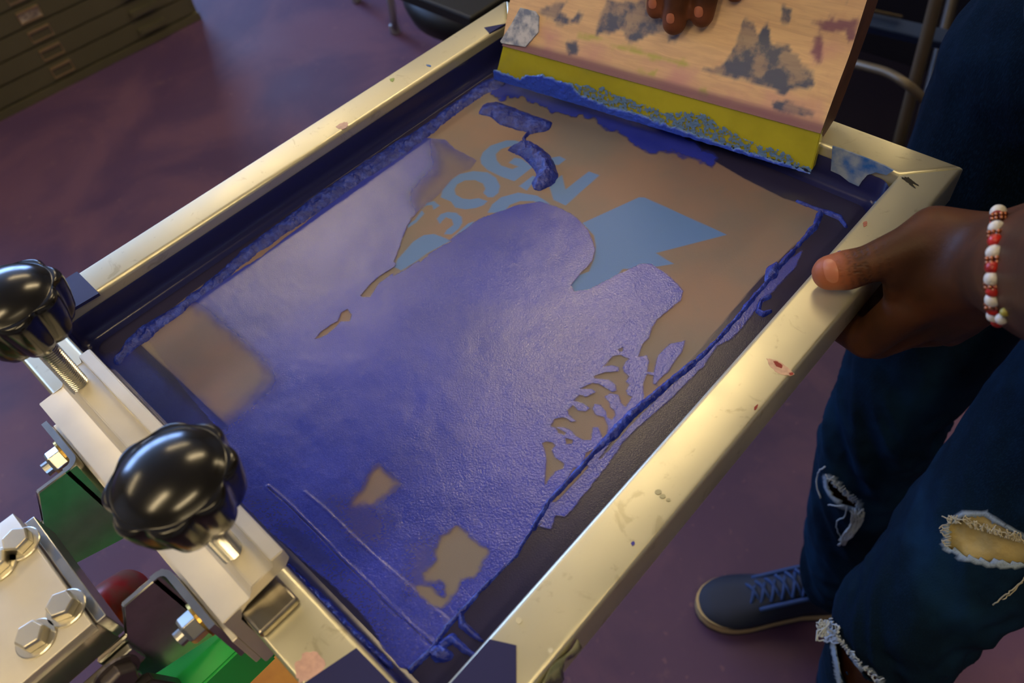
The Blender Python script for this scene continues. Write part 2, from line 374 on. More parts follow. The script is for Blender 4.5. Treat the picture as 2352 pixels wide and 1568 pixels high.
# ink spots on rails
SPN = [0]
def spot(pts, m, nm='paint_spot', z=H, jitter=.0):
    SPN[0] += 1; bm = poly_prism([(p[0], p[1]) for p in [U(*q, z) for q in pts]], z - .0003, z + .00012 + .00003 * SPN[0]); return keep(obj(nm, bm, m), scr)
PINK = mat('dried_pink_ink', (.42, .16, .12), .5, var=.3, vscale=400)
PINK2 = mat('dried_pale_pink_ink', (.60, .40, .30), .5, var=.2, vscale=300)
REDI = mat('dried_red_ink', (.22, .02, .015), .5)
GRN = mat('dried_green_ink', (.25, .35, .08), .5)
BLK = mat('dried_black_ink', (.02, .018, .012), .6)
def wob(pts, n=24, amp=.12, seed=1):
    r = random.Random(seed); c = np.mean(pts, 0); P = np.array(smooth_path(list(pts) + [pts[0]], 5)); return [tuple(c + (p - c) * (1 + r.uniform(-amp, amp))) for p in P[:-1]]
spot(wob([(680, 1525), (700, 1500), (730, 1498), (740, 1515), (750, 1530), (725, 1552), (700, 1566), (685, 1560)], seed=2), mat('dried_rose_ink', (.62, .40, .36), .5, var=.2, vscale=200))
spot(wob([(770, 292), (785, 282), (797, 281), (798, 290), (785, 297)], seed=3), PINK2)
spot(wob([(1758, 822), (1780, 826), (1808, 843), (1822, 857), (1805, 862), (1775, 848)], seed=4), PINK2)
spot(wob([(1776, 830), (1786, 831), (1797, 840), (1794, 846), (1782, 840)], seed=5), REDI); spot(wob([(1812, 857), (1820, 855), (1822, 860), (1815, 862)], seed=6), REDI)
spot(wob([(1732, 935), (1741, 928), (1739, 937), (1733, 942)], seed=7), REDI)
spot(wob([(2070, 409), (2084, 407), (2098, 417), (2112, 428), (2096, 422), (2103, 433), (2092, 426), (2085, 420)], seed=8), BLK)
spot(wob([(1920, 580), (1928, 576), (1936, 577), (1948, 574), (1940, 582), (1925, 588)], seed=9), mat('wet_blue_spot', (.02, .06, .5), .3))
spot(wob([(895, 182), (905, 180), (903, 187), (897, 186)], seed=10), GRN); spot(wob([(980, 148), (990, 151), (988, 154), (980, 151)], seed=11), BLU)
spot(wob([(1982, 512), (1990, 508), (1991, 517), (1984, 521)], seed=12), PINK)
for k, (x, y, r) in enumerate([(1192, 1425, 8), (1265, 1494, 7)]):
    spot([(x + r * .9 * math.cos(t * PI / 8), y + r * math.sin(t * PI / 8)) for t in range(16)], mat('clear_droplet', (.62, .60, .46), .25))
for k, (x, y, r) in enumerate([(1512, 1130, 8), (1522, 1140, 7), (1535, 1148, 5)]):
    spot([(x + r * math.cos(t * PI / 8), y + r * .7 * math.sin(t * PI / 8)) for t in range(16)], mat('grey_green_spot', (.40, .38, .24), .5))
spot(wob([(1449, 1247), (1456, 1243), (1458, 1250), (1452, 1253)], seed=13), mat('blue_dot', (.03, .03, .3), .4))
# torn clear tape on the outer side of the near rail
CT = mat('torn_green_tinged_tape', (.30, .30, .18), .18, 0, col2=(.12, .14, .08), vscale=60, spec=.7)
bm = bmesh.new(); A = U(1320, 1462, H - .003); B = U(1215, 1590, H - .003)
N_ = 14; top = []; bot = []
for i in range(N_ + 1):
    f = i / N_; y = A[1] + (B[1] - A[1]) * f; top.append(bm.verts.new((W + .0016 + .0012 * math.sin(f * 9), y, H - .003))); bot.append(bm.verts.new((W + .0022 + .0025 * math.sin(f * 14 + 1), y, H - .010 - .014 * min(1, f * 3) + .003 * math.sin(f * 25))))
for i in range(N_): bm.faces.new((top[i], top[i + 1], bot[i + 1], bot[i]))
o = keep(obj('torn_tape', bm, CT, smooth=True), scr); md = o.modifiers.new('s', 'SOLIDIFY'); md.thickness = .0005

# ------------------------------------------------------------------ wet ink
g3 = lambda p: crop(1100, 700, 2.8517, p); g2 = lambda p: crop(1200, 250, 2.6133, p)
FILM = [(335, 775), (440, 690), (600, 588), (760, 465), (972, 316), (1022, 320), (1045, 342), (1095, 368), (1078, 388), (1050, 402), (1012, 442), (960, 486), (935, 520), (905, 600), (918, 618), (960, 600), (1030, 553), (1100, 503), (1140, 488), (1190, 470), (1240, 462), (1290, 478), (1325, 500), (1352, 530), (1366, 570), (1360, 600), (1330, 630), (1312, 655), (1320, 668), (1350, 666), (1400, 640), (1470, 605), (1495, 606), (1530, 628), (1555, 650), (1570, 668), (1562, 690), (1510, 732)] + \
 g3([(1130, 145), (1112, 220), (1070, 260), (1040, 342), (1100, 330), (1112, 372), (1098, 440), (1145, 440), (1172, 330), (1250, 255), (1355, 230), (1330, 300), (1235, 440), (1150, 522), (1190, 540), (1120, 610), (1075, 640), (960, 740), (900, 830), (820, 960), (740, 1080), (560, 1300), (430, 1420)]) + \
 [(1225, 1212), (1195, 1254), (1186, 1275), (1153, 1306), (1108, 1350), (1066, 1397), (1026, 1437), (991, 1489), (944, 1535), (905, 1530), (880, 1490), (850, 1430), (760, 1340), (640, 1240), (540, 1140), (470, 1060), (500, 985), (420, 890)]
def inv(x): return x
HOLES = [  # outline, softness in px
 ([(318, 790), (350, 742), (430, 690), (470, 715), (540, 770), (608, 838), (622, 865), (590, 900), (512, 972), (420, 893)], 24),
 ([(1000, 320), (1050, 345), (1100, 362), (1085, 420), (1010, 455), (960, 490), (950, 450), (1000, 390)], 30),
 ([(872, 1066), (920, 1110), (900, 1130), (860, 1157), (808, 1158), (832, 1118), (850, 1085)], 13),
 ([(1048, 1208), (1126, 1266), (1110, 1290), (1092, 1322), (1060, 1332), (1045, 1362), (1022, 1388), (1012, 1396), (985, 1382), (943, 1342), (990, 1350), (1020, 1370), (1022, 1345), (1005, 1332), (975, 1332), (973, 1318), (1000, 1290), (1003, 1262), (1015, 1232)], 7),
 ([(828, 678), (852, 650), (880, 628), (905, 612), (916, 622), (895, 632), (870, 650), (850, 682), (832, 682)], 1.6), ([(723, 778), (735, 763), (758, 746), (775, 738), (783, 718), (798, 709), (807, 722), (803, 737), (783, 738), (770, 752), (750, 768), (733, 776)], 1.6),
 ([(958, 592), (983, 575), (982, 588), (965, 600)], 1.6), ([(945, 500), (990, 465), (1012, 458), (1000, 480), (965, 500), (935, 525)], 3),
 (g1([(880, 880), (960, 790), (1040, 750), (1110, 760), (1080, 800), (1000, 850), (900, 930), (850, 910), (760, 900), (800, 870)]), 2),
 (g1([(820, 820), (850, 785), (900, 775), (950, 790), (968, 835), (940, 880), (900, 908), (860, 900)]), 2), (g1([(690, 820), (715, 770), (770, 720), (820, 712), (840, 740), (790, 765), (745, 790), (700, 832), (650, 865)]), 3),
 (g1([(850, 650), (920, 570), (1000, 540), (1110, 540), (1190, 620), (1170, 690), (1110, 740), (1000, 760), (920, 750), (870, 735)]), 3),
 (g1([(570, 1095), (640, 990), (700, 930), (800, 905), (897, 945), (770, 1010), (700, 1060), (620, 1120), (560, 1150)]), 3),
 (g3([(880, 335), (930, 328), (985, 352), (955, 372), (940, 410), (950, 440), (985, 468), (962, 500), (990, 520), (965, 560), (975, 590), (1003, 600), (960, 668), (930, 640), (915, 590), (860, 575), (825, 598), (855, 640), (860, 670), (885, 690), (895, 720), (870, 755), (840, 735), (835, 700), (800, 655), (760, 650), (745, 680), (770, 720), (820, 735), (845, 790), (840, 850), (810, 888), (795, 840), (780, 800), (745, 800), (735, 885), (690, 885), (640, 860), (600, 820), (560, 800), (530, 800), (490, 800), (470, 795), (500, 745), (545, 738), (575, 745), (600, 765), (635, 760), (590, 720), (580, 690), (615, 655), (650, 690), (700, 695), (722, 675), (680, 640), (625, 625), (660, 590), (700, 600), (765, 570), (740, 550), (680, 550), (665, 545), (740, 510), (780, 515), (830, 540), (870, 570), (900, 560), (895, 520), (850, 490), (760, 478), (755, 465), (830, 440), (920, 435), (915, 405), (870, 395), (815, 402)]), 1.5),
 (g3([(415, 905), (440, 895), (480, 900), (500, 920), (480, 950), (500, 1000), (558, 1040), (550, 1070), (500, 1090), (460, 1140), (430, 1190), (440, 1000), (430, 950)]), 1.5),
 (g3([(565, 870), (620, 885), (610, 910), (570, 915)]), 1.5), (g3([(680, 1030), (700, 970), (765, 935), (770, 950), (740, 1010), (700, 1040)]), 1.5),
 (g3([(465, 1290), (540, 1200), (620, 1070), (700, 1040), (720, 1060), (640, 1150), (560, 1230), (500, 1290)]), 1.5), (g3([(910, 290), (945, 275), (940, 300), (925, 305)]), 1.5), (g3([(500, 800), (540, 820), (570, 840), (560, 850), (520, 840)]), 1.5),
 (g3([(1080, 620), (1075, 560), (1078, 510), (1100, 452), (1145, 462), (1138, 515), (1190, 542), (1150, 590)]), 1.5)]
EXTRA = [ # further ink outlines: band outside the right bead, strip by the clamp, dabs under the squeegee
 g3([(1711, 60), (1711, 170), (1640, 230), (1560, 270), (1470, 400), (1330, 540), (1230, 640), (1100, 750), (940, 900), (870, 1010), (720, 1200), (610, 1340), (560, 1385), (500, 1380), (470, 1470), (390, 1450), (430, 1390), (560, 1260), (700, 1100), (830, 970), (1000, 780), (1200, 580), (1400, 410), (1500, 290)]),
 [(1700, 721), (1743, 663), (1797, 606), (1843, 575), (1828, 612), (1766, 679), (1724, 725), (1700, 760)],
 [(1128, 215), (1150, 225), (1200, 225), (1240, 245), (1290, 262), (1350, 270), (1440, 320), (1480, 350), (1500, 355), (1540, 352), (1640, 392), (1650, 360), (1560, 300), (1400, 245), (1250, 190), (1140, 165)],
]
co, nx, ny = plane_pts(T + .004, W - T - .004, T + .004, L - T - .004, .0008, ZM + .0007)
px = PJ(co); wig = (fbm(px, .06, 3) - .5) * 7
f = sstep(-(sdf(FILM, px) + wig * .6), -1.5, 1.5)
for h_, s in HOLES:
    f *= 1 - sstep(-(sdf(h_, px) + wig * (.5 if s < 3 else 2.2 if s > 6 else 1)), -s, s) * (.85 if s > 20 else 1)
holepatch = 1 - sstep(-(sdf(HOLES[0][0], px)), -25, 25)
for k, e_ in enumerate(EXTRA): f = np.maximum(f, sstep(-(sdf(e_, px) + wig * .7), -1.5, 1.5) * 1) if k < 2 else np.maximum(f, sstep(-(sdf(e_, px) + wig * 3.5), -2, 2 + 10 * sstep(px[:, 0], 1250, 1600)) * .93)
hz = sstep(-sdf([(210, 830), (300, 800), (500, 985), (640, 1130), (640, 1240), (540, 1150)], px), -12, 12) * .55
f = np.maximum(f, hz * (.5 + .5 * fbm(px, .03, 9)))
WASH = [([(760, 1150), (850, 1140), (900, 1190), (880, 1250), (800, 1250)], 35, .30), ([(940, 1250), (1000, 1230), (1010, 1330), (930, 1370)], 28, .32), ([(540, 1140), (640, 1140), (760, 1270), (900, 1400), (900, 1520), (760, 1340)], 22, .16), ([(300, 780), (420, 700), (640, 860), (640, 900), (520, 990)], 34, .30), ([(640, 1210), (700, 1230), (760, 1290), (720, 1300)], 22, .35)]
for p_, s_, a_ in WASH: f *= 1 - a_ * sstep(-(sdf(p_, px, 90) + wig), -s_, s_)
low = sstep(px[:, 1] - .35 * px[:, 0], 500, 1000)
f *= 1 - .30 * low * sstep(vnoise(px, .45, 77), .35, .9)
LA = [(616, 1119), (665, 1162), (731, 1228), (781, 1281), (844, 1341), (913, 1410), (996, 1483)]; LB = [(700, 1130), (751, 1172), (814, 1235), (873, 1288), (943, 1347), (1045, 1440)]
dA = sdl(LA, [0] * 7, px); dB = sdl(LB, [0] * 6, px); f *= 1 - .75 * np.exp(-(dA / 1.6) ** 2)
co[:, 2] += .0007 * np.exp(-(dB / 2.2) ** 2) * (.3 + vnoise(px, .1, 5)) + .0004 * np.exp(-((dA - 4) / 2.0) ** 2)
g_near = sstep(px[:, 0] + px[:, 1] * .9, 1500, 2300)
co[:, 2] += (fbm(px, .02, 21, 3) - .5) * .0005
INK = mat('wet_blue_ink_film', (.022, .040, .36), .34, 0, spec=.8)
m = INK; cov = attr(m, 'cover'); gr = attr(m, 'grain')
spk = ramp(m, tnoise(m, 1500, 2), .55, .78)
c = mixc(m, ramp(m, tnoise(m, 12, 3), .3, .7), (.020, .034, .38), (.030, .045, .46)); c = mixc(m, mth(m, 'MULTIPLY', spk, .22), c, (.16, .18, .42))
m.node_tree.links.new(c, bsdf(m).inputs['Base Color'])
hb = mth(m, 'ADD', mth(m, 'MULTIPLY', tnoise(m, 700, 3), gr), mth(m, 'MULTIPLY', tnoise(m, 1600, 2), .35))
addbump(m, hb, .45, .0007)
m.node_tree.links.new(mth(m, 'SUBTRACT', .215, mth(m, 'MULTIPLY', gr, .005)), bsdf(m).inputs['Roughness'])
tr = m.node_tree.nodes.new('ShaderNodeBsdfTransparent'); mx = m.node_tree.nodes.new('ShaderNodeMixShader')
out = m.node_tree.nodes['Material Output']
m.node_tree.links.new(cov, mx.inputs[0]); m.node_tree.links.new(tr.outputs[0], mx.inputs[1]); m.node_tree.links.new(bsdf(m).outputs[0], mx.inputs[2]); m.node_tree.links.new(mx.outputs[0], out.inputs[0])
me = grid_mesh('ink_film', co, nx, ny, f > .01, {'cover': f, 'grain': g_near})
tag(link('ink_film', me, INK, smooth=True), 'thin wet blue ink film spread over the stencil', 'ink', kind='stuff')
INKB = mat('thick_blue_ink', (.020, .048, .44), .22, 0, spec=.55)
c = mixc(INKB, ramp(INKB, tnoise(INKB, 160, 4), .4, .7), (.008, .020, .26), (.028, .062, .50)); INKB.node_tree.links.new(c, bsdf(INKB).inputs['Base Color'])
addbump(INKB, tnoise(INKB, 260, 5, None, .6), 1.0, .002)
def blob(name, label, sd_fn, bbox, hmax, wpx, nz=.5, st=.0006, fs=.05, seed=5, base=.0006):
    c0 = np.array([U(*q, ZM) for q in [(bbox[0], bbox[1]), (bbox[2], bbox[1]), (bbox[2], bbox[3]), (bbox[0], bbox[3])]])
    lo, hi = c0.min(0) - .004, c0.max(0) + .004
    co, nx, ny = plane_pts(max(lo[0], T), min(hi[0], W - T), max(lo[1], T), min(hi[1], L - T), st, ZM)
    px = PJ(co); sel = (px[:, 0] > bbox[0] - 25) & (px[:, 0] < bbox[2] + 25) & (px[:, 1] > bbox[1] - 25) & (px[:, 1] < bbox[3] + 25)
    sd = np.full(len(px), 50.); q = px[sel]
    sd[sel] = sd_fn(q) + (fbm(q, fs, seed) - .5) * 12 * nz
    n = fbm(px, .09, seed + 11, 4)
    hgt = hmax * (1 - np.exp(-np.clip(-sd, 0, None) / wpx)) * (1 - nz + 2 * nz * n)
    co[:, 2] = ZM + np.where(sd < 0, base + hgt, base - .0004 - np.clip(sd, 0, 4) * .0003)
    return tag(link(name, grid_mesh(name, co, nx, ny, sd < 0), INKB, smooth=True), label, 'ink', kind='stuff')
ridge_l = [(270, 830), (300, 790), (330, 768), (372, 738), (430, 696), (505, 640), (560, 588), (640, 530), (700, 488), (770, 440), (850, 385), (920, 342), (965, 312), (1010, 275), (1060, 238), (1110, 202), (1150, 188)]
rad_l = [9, 13, 16, 12, 9, 11, 13, 15, 16, 17, 18, 17, 14, 11, 12, 13, 14]
blob('ink_ridge', 'long ridge of blue ink along the left side of the stencil', lambda q: sdl(ridge_l, rad_l, q), (240, 180, 1170, 850), .0034, 7, .62, .0006)
ridge_r = [(1883, 492), (1872, 520), (1835, 562), (1790, 612), (1745, 668), (1700, 722), (1650, 780), (1600, 830), (1545, 872), (1500, 912), (1450, 952), (1415, 990), (1360, 1045), (1310, 1100), (1262, 1150), (1238, 1190), (1225, 1212)]
rad_r = [7, 7, 4, 6, 5, 5, 5, 7, 8, 9, 9, 12, 6, 6, 5, 7, 6]
blob('ink_ridge', 'long thin bead of dark blue ink along the right side of the stencil', lambda q: sdl(ridge_r, rad_r, q), (1160, 480, 1900, 1250), .0034, 5, .6, .0006, seed=7, fs=.07)
blob('ink_bead', 'small lumpy bead of ink on the right ink line near the hand', lambda q: sdf([(1755, 640), (1762, 615), (1782, 604), (1792, 612), (1784, 640), (1758, 652)], q), (1745, 600, 1800, 660), .005, 6, .4, seed=8)
ridge_f = [(1225, 1212), (1196, 1254), (1186, 1276), (1153, 1308), (1108, 1352), (1066, 1399), (1026, 1440), (991, 1491), (944, 1537)]
blob('ink_ridge', 'thin dark blue ink edge running to the nearest corner', lambda q: sdl(ridge_f, [4, 2.5, 3, 2.5, 4, 5, 6, 5, 8], q), (900, 1210, 1230, 1560), .002, 3, .4, .0006, seed=9)
ridge_c = [(562, 1176), (604, 1221), (654, 1292), (684, 1326), (722, 1366), (772, 1412), (812, 1454), (860, 1499), (898, 1534)]
blob('ink_ridge', 'grainy ridge of blue ink beside the clamped front rail', lambda q: sdl(ridge_c, [5, 6, 5, 9, 11, 11, 10, 9, 7], q), (530, 1150, 925, 1560), .0040, 5, .6, .0006, seed=10, base=.0032)
blob('ink_glob', 'curved banana shaped glob of ink over the printed letters', lambda q: sdf(wob([(1165, 345), (1200, 325), (1235, 335), (1262, 358), (1280, 395), (1275, 420), (1255, 432), (1232, 437), (1222, 420), (1232, 400), (1218, 378), (1195, 358)], amp=.02), q), (1150, 315, 1300, 450), .0085, 13, .40, .0005, seed=12)
blob('ink_glob', 'flat smear of pale blue ink below the squeegee blade end', lambda q: sdf(wob([(1100, 262), (1112, 240), (1140, 236), (1185, 250), (1235, 270), (1268, 282), (1255, 300), (1225, 305), (1190, 298), (1150, 285), (1128, 268)], amp=.02), q), (1090, 228, 1280, 315), .0045, 9, .35, .0005, seed=13)
blob('ink_string', 'thin string of ink joining the smear to the curved glob', lambda q: sdl([(1240, 298), (1215, 305), (1203, 318), (1208, 335)], [5, 4, 3, 5], q), (1190, 290, 1260, 345), .003, 3, .2, .0005, seed=14)
blob('ink_glob', 'twisted glob of ink at the nearest corner of the stencil', lambda q: np.minimum(sdf(wob([(985, 1500), (1000, 1480), (1030, 1490), (1042, 1505), (1030, 1518), (1000, 1520)], amp=.03), q), sdl([(1015, 1480), (1040, 1465), (1065, 1490), (1095, 1508)], [10, 10, 9, 6], q)), (970, 1440, 1110, 1540), .0045, 8, .45, .0005, seed=15)
blob('ink_glob', 'pointed tongue of ink reaching toward the near frame rail', lambda q: sdl([(1055, 1400), (1062, 1435), (1085, 1455), (1108, 1472)], [4, 8, 8, 3], q), (1040, 1390, 1130, 1480), .003, 5, .45, .0005, seed=16)
blob('ink_glob', 'broken dab of ink on the tape beside the right ink line', lambda q: sdl([(1768, 680), (1748, 690), (1740, 715), (1752, 722), (1770, 715)], [5, 4, 5, 6, 3], q), (1725, 670, 1790, 735), .003, 4, .4, .0005, seed=17)
blob('ink_curl', 'curl of navy ink on the tape near the far right corner', lambda q: sdl([(1830, 462), (1870, 478), (1905, 490), (1930, 500), (1943, 520)], [2, 3, 5, 6, 4], q), (1820, 450, 1955, 530), .002, 3, .3, .0006, seed=18)

# ------------------------------------------------------------------ squeegee
PL = np.array([.0785, .4735]); PR = np.array([.3733, .5165]); LIFT = .012; du = (PR - PL) / np.linalg.norm(PR - PL); dn = np.array([-du[1], du[0]])
LEN = np.linalg.norm(PR - PL)
sq = thing('squeegee', 'wooden handled squeegee with yellow green blade standing in the screen', 'squeegee', (PL[0], PL[1], ZM))
front = [(0, .924), (.0075, .938), (.0185, .957), (.0295, .975), (.0345, .994), (.040, 1.014), (.0455, 1.034), (.051, 1.052), (.060, 1.062)]
backp = [(.080, 1.060), (.092, 1.045), (.089, 1.020), (.080, 1.000), (.072, .975), (.062, .955), (.050, .930), (.038, .914), (.012, .913)]
def sqp(s, v, z): q = PL + du * s + dn * v; return (q[0], q[1], z + LIFT)
fr = smooth_path(front, 8); nu = 420; nv = len(fr)
co = np.array([sqp(LEN * i / (nu - 1), v, z) for (v, z) in fr for i in range(nu)])
px = PJ(co)
gA = lambda p: crop(1080, 0, 3.485, p); gB = lambda p: crop(1600, 0, 3.1277, p)
nz = (fbm(px, .035, 31, 5) - .5) * 60; nz2 = (fbm(px, .05, 41, 5) - .5) * 50
BLUE = [gA([(540, 100), (680, 20), (780, 10), (700, 100), (800, 150), (860, 90), (890, 110), (860, 180), (780, 200)]), gA([(1010, 280), (1060, 100), (1100, 0), (1400, 0), (1440, 120), (1540, 160), (1560, 240), (1330, 330), (1270, 330), (1200, 250), (1100, 270)]),
        gB([(50, 490), (130, 500), (230, 410), (290, 300), (350, 150), (400, 180), (430, 290), (510, 160), (540, 330), (650, 330), (720, 400), (850, 520), (830, 610), (740, 640), (620, 670), (560, 640), (400, 600), (330, 570), (230, 530), (100, 520)]),
        gB([(550, 740), (620, 740), (800, 790), (870, 800), (830, 835), (650, 800), (550, 790)]), gB([(1050, 0), (1120, 0), (1080, 30)]), gB([(620, 50), (680, 70), (660, 160), (620, 140)]), gA([(760, 330), (860, 330), (850, 440), (780, 450)]), gA([(1580, 270), (1650, 280), (1640, 330), (1590, 330)])]
PURP = [gB([(840, 280), (890, 200), (920, 330), (880, 460), (840, 380)]), gB([(950, 100), (1000, 110), (980, 190), (950, 190)]), gB([(1080, 200), (1130, 210), (1130, 270), (1090, 300)]), gB([(840, 150), (1160, 130), (1150, 200), (900, 230)])]
PNK = [gA([(560, 200), (900, 330), (1200, 420), (1500, 480), (1900, 560), (2100, 650), (2335, 720), (2335, 930), (1900, 800), (1200, 570), (600, 400)]), gB([(850, 300), (1000, 280), (1100, 330), (950, 400), (850, 440)]), gB([(0, 500), (200, 560), (560, 660), (920, 730), (880, 960), (0, 690)])]
GRN_ = [gA([(850, 270), (1000, 290), (1250, 370), (1500, 420), (1760, 520), (1500, 490), (1250, 400), (1000, 320), (880, 300)]), gA([(1330, 570), (1500, 560), (1480, 620), (1380, 620)]), gA([(1820, 700), (1900, 700), (1890, 750), (1830, 745)])]
def cov_(polys, soft, nzv):
    o = np.zeros(len(px))
    for p in polys: o = np.maximum(o, sstep(-(sdf(p, px) + nzv * .45), -soft, soft))
    return o
STK = gA([(240, 330), (330, 190), (400, 60), (520, 90), (548, 130), (545, 255), (440, 375), (250, 345)])
at = {'blue': cov_(BLUE, 5, nz), 'purple': cov_(PURP, 7, nz2) * .8, 'pink': cov_(PNK, 14, nz2) * .8, 'lime': cov_(GRN_, 6, nz), 'edge': sstep(-(np.array([v for (v, z) in fr for i in range(nu)]) - .004), -.001, .002)}
WOOD = mat('ink_stained_wood', (.62, .42, .22), .48, 0)
m = WOOD
gw = tnoise(m, 30, 6, (1, 1, 9), .6, .6)
c = mixc(m, ramp(m, gw, .35, .65), (.76, .52, .30), (.66, .43, .26))
c = mixc(m, mth(m, 'MULTIPLY', attr(m, 'pink'), ramp(m, tnoise(m, 22, 4), .3, .7)), c, (.60, .30, .30))
c = mixc(m, mth(m, 'MULTIPLY', ramp(m, tnoise(m, 12, 5, None, .6, .5), .55, .70), .4), c, (.55, .24, .20))
c = mixc(m, mth(m, 'MULTIPLY', attr(m, 'lime'), .75), c, (.42, .44, .08)); c = mixc(m, attr(m, 'purple'), c, (.16, .05, .14))
c = mixc(m, mth(m, 'MULTIPLY', attr(m, 'blue'), mth(m, 'ADD', .55, mth(m, 'MULTIPLY', ramp(m, tnoise(m, 70, 4), .4, .6), .4))), c, (.06, .085, .17))
c = mixc(m, mth(m, 'MULTIPLY', attr(m, 'edge'), .8), c, (.16, .06, .13))
m.node_tree.links.new(c, bsdf(m).inputs['Base Color']); addbump(m, tnoise(m, 60, 5, (1, 1, 6)), .2, .0006)
me = grid_mesh('f', co, nu, nv, None, at)
bm = bmesh.new(); bm.from_mesh(me)
back = fr[-1:] + [np.array(b) for b in backp] + fr[:1]
rows = [[bm.verts.new(sqp(s, v, z)) for s in (0, LEN)] for (v, z) in back]
for a, b in zip(rows, rows[1:]): bm.faces.new((a[0], a[1], b[1], b[0]))
WOODD = mat('dark_end_wood', (.13, .055, .032), .55, 0, col2=(.07, .03, .02), vscale=30)  # darker brown for the two end faces of the handle
for e_ in (0, 1):
    s = LEN * e_; vs = [bm.verts.new(sqp(s, v, z)) for (v, z) in list(fr) + [np.array(b) for b in backp]]; f_ = bm.faces.new(vs); f_.material_index = 1
for a, b in zip(rows, rows[1:]): pass
bmesh.ops.recalc_face_normals(bm, faces=bm.faces[:])
me2 = bpy.data.meshes.new('handle'); bm.to_mesh(me2); bm.free()
hd = keep(link('handle', me2, [WOOD, WOODD], smooth=False), sq)
BLADE = mat('yellow_green_polyurethane', (.55, .52, .03), .12, 0, spec=.6, var=.15, vscale=25)
bsdf(BLADE).inputs['Subsurface Weight'].default_value = .15; bsdf(BLADE).inputs['Subsurface Radius'].default_value = (.01, .01, .003)
bm = bmesh.new()
v = [bm.verts.new(sqp(s, a, z)) for s in (-.014, LEN) for (a, z) in ((.0015, ZM + .001), (.0015, .926), (.0105, .926), (.0105, ZM + .001))]
v[1].co = sqp(.001, .0015, .926); v[2].co = sqp(.001, .0105, .926)
for f_ in ((0, 1, 2, 3), (7, 6, 5, 4), (0, 4, 5, 1), (1, 5, 6, 2), (2, 6, 7, 3), (3, 7, 4, 0)): bm.faces.new([v[i] for i in f_])
bmesh.ops.bevel(bm, geom=bm.edges[:], offset=.0008, segments=2, affect='EDGES')
keep(obj('blade', bm, BLADE, smooth='auto'), sq)
# ink on the blade
nu, nv = 700, 60
s_ = np.linspace(-.014, LEN, nu); z_ = np.linspace(ZM - .0005, .915, nv)
co = np.array([sqp(s, .0010, z) for z in z_ for s in s_]); px = PJ(co)
BTOP = [(1138, 160), (1165, 166), (1195, 180), (1212, 170), (1245, 174), (1300, 186), (1350, 196), (1395, 206), (1440, 222), (1480, 240), (1530, 258), (1590, 256), (1615, 258), (1650, 282), (1690, 305), (1715, 320), (1760, 335), (1800, 345), (1822, 362), (1860, 382), (1880, 405), (1880, 440), (1100, 230), (1120, 160)]
SOLID = [(1138, 160), (1165, 166), (1195, 180), (1212, 170), (1270, 178), (1310, 192), (1330, 215), (1400, 245), (1470, 262), (1560, 295), (1660, 330), (1760, 362), (1880, 402), (1880, 440), (1100, 230), (1120, 160)]
cv = sstep(-(sdf(BTOP, px) + (fbm(px, .06, 51) - .5) * 16), -2, 2) * (.45) + .55 * sstep(-(sdf(SOLID, px) + (fbm(px, .07, 52) - .5) * 12), -3, 3)
hgt = .0004 + .0028 * np.clip(cv - .3, 0, 1) * (.4 + .9 * fbm(px, .07, 53))
co[:, 0] -= dn[0] * hgt; co[:, 1] -= dn[1] * hgt
INKS = mat('ink_smeared_on_blade', (.025, .07, .50), .34, 0, spec=.5)
m = INKS; cc = mth(m, 'ADD', attr(m, 'cover'), mth(m, 'MULTIPLY', mth(m, 'SUBTRACT', tnoise(m, 260, 5, None, .6), .5), 1.9))
c = mixc(m, ramp(m, attr(m, 'cover'), .4, .95), (.14, .27, .50), (.030, .085, .70)); m.node_tree.links.new(c, bsdf(m).inputs['Base Color'])
addbump(m, tnoise(m, 380, 5), .8, .0015)
al = ramp(m, cc, .34, .48); al = mth(m, 'MULTIPLY', al, ramp(m, attr(m, 'cover'), .05, .25))
tr = m.node_tree.nodes.new('ShaderNodeBsdfTransparent'); mx = m.node_tree.nodes.new('ShaderNodeMixShader'); out = m.node_tree.nodes['Material Output']
for a, b in ((al, mx.inputs[0]), (tr.outputs[0], mx.inputs[1]), (bsdf(m).outputs[0], mx.inputs[2]), (mx.outputs[0], out.inputs[0])): m.node_tree.links.new(a, b)
o = keep(link('ink_smear', grid_mesh('ink_smear', co, nu, nv, cv > .03, {'cover': cv}), INKS, smooth=True), sq); o['label'] = 'wet blue ink smeared along the blade edge'; o['kind'] = 'stuff'
# worn sticker on the handle end
NRM = np.array([*(-dn * .83), .56]); NRM3 = np.array([-dn[0] * .866, -dn[1] * .866, .5]); p0 = np.array(sqp(.01, .0185, .957)) 
nd = np.cross(np.array([du[0], du[1], 0]), np.array(sqp(0, .0295, .975)) - np.array(sqp(0, 0, .924))); nd /= np.linalg.norm(nd)
if nd @ (CAM - p0) < 0: nd = -nd
STM = mat('worn_white_sticker', (.55, .56, .62), .5, 0, col2=(.18, .22, .34), vscale=130)
bm = bmesh.new(); 
pts = [UP(*q, p0 + nd * .0016, nd) for q in STK]
a = [bm.verts.new(p) for p in pts]; b = [bm.verts.new(p - nd * .004) for p in pts]; bm.faces.new(a); n = len(a)
for i in range(n): bm.faces.new((a[i], a[(i + 1) % n], b[(i + 1) % n], b[i]))
o = keep(obj('sticker', bm, STM), sq); o['label'] = 'worn white sticker with faded print at the left end'

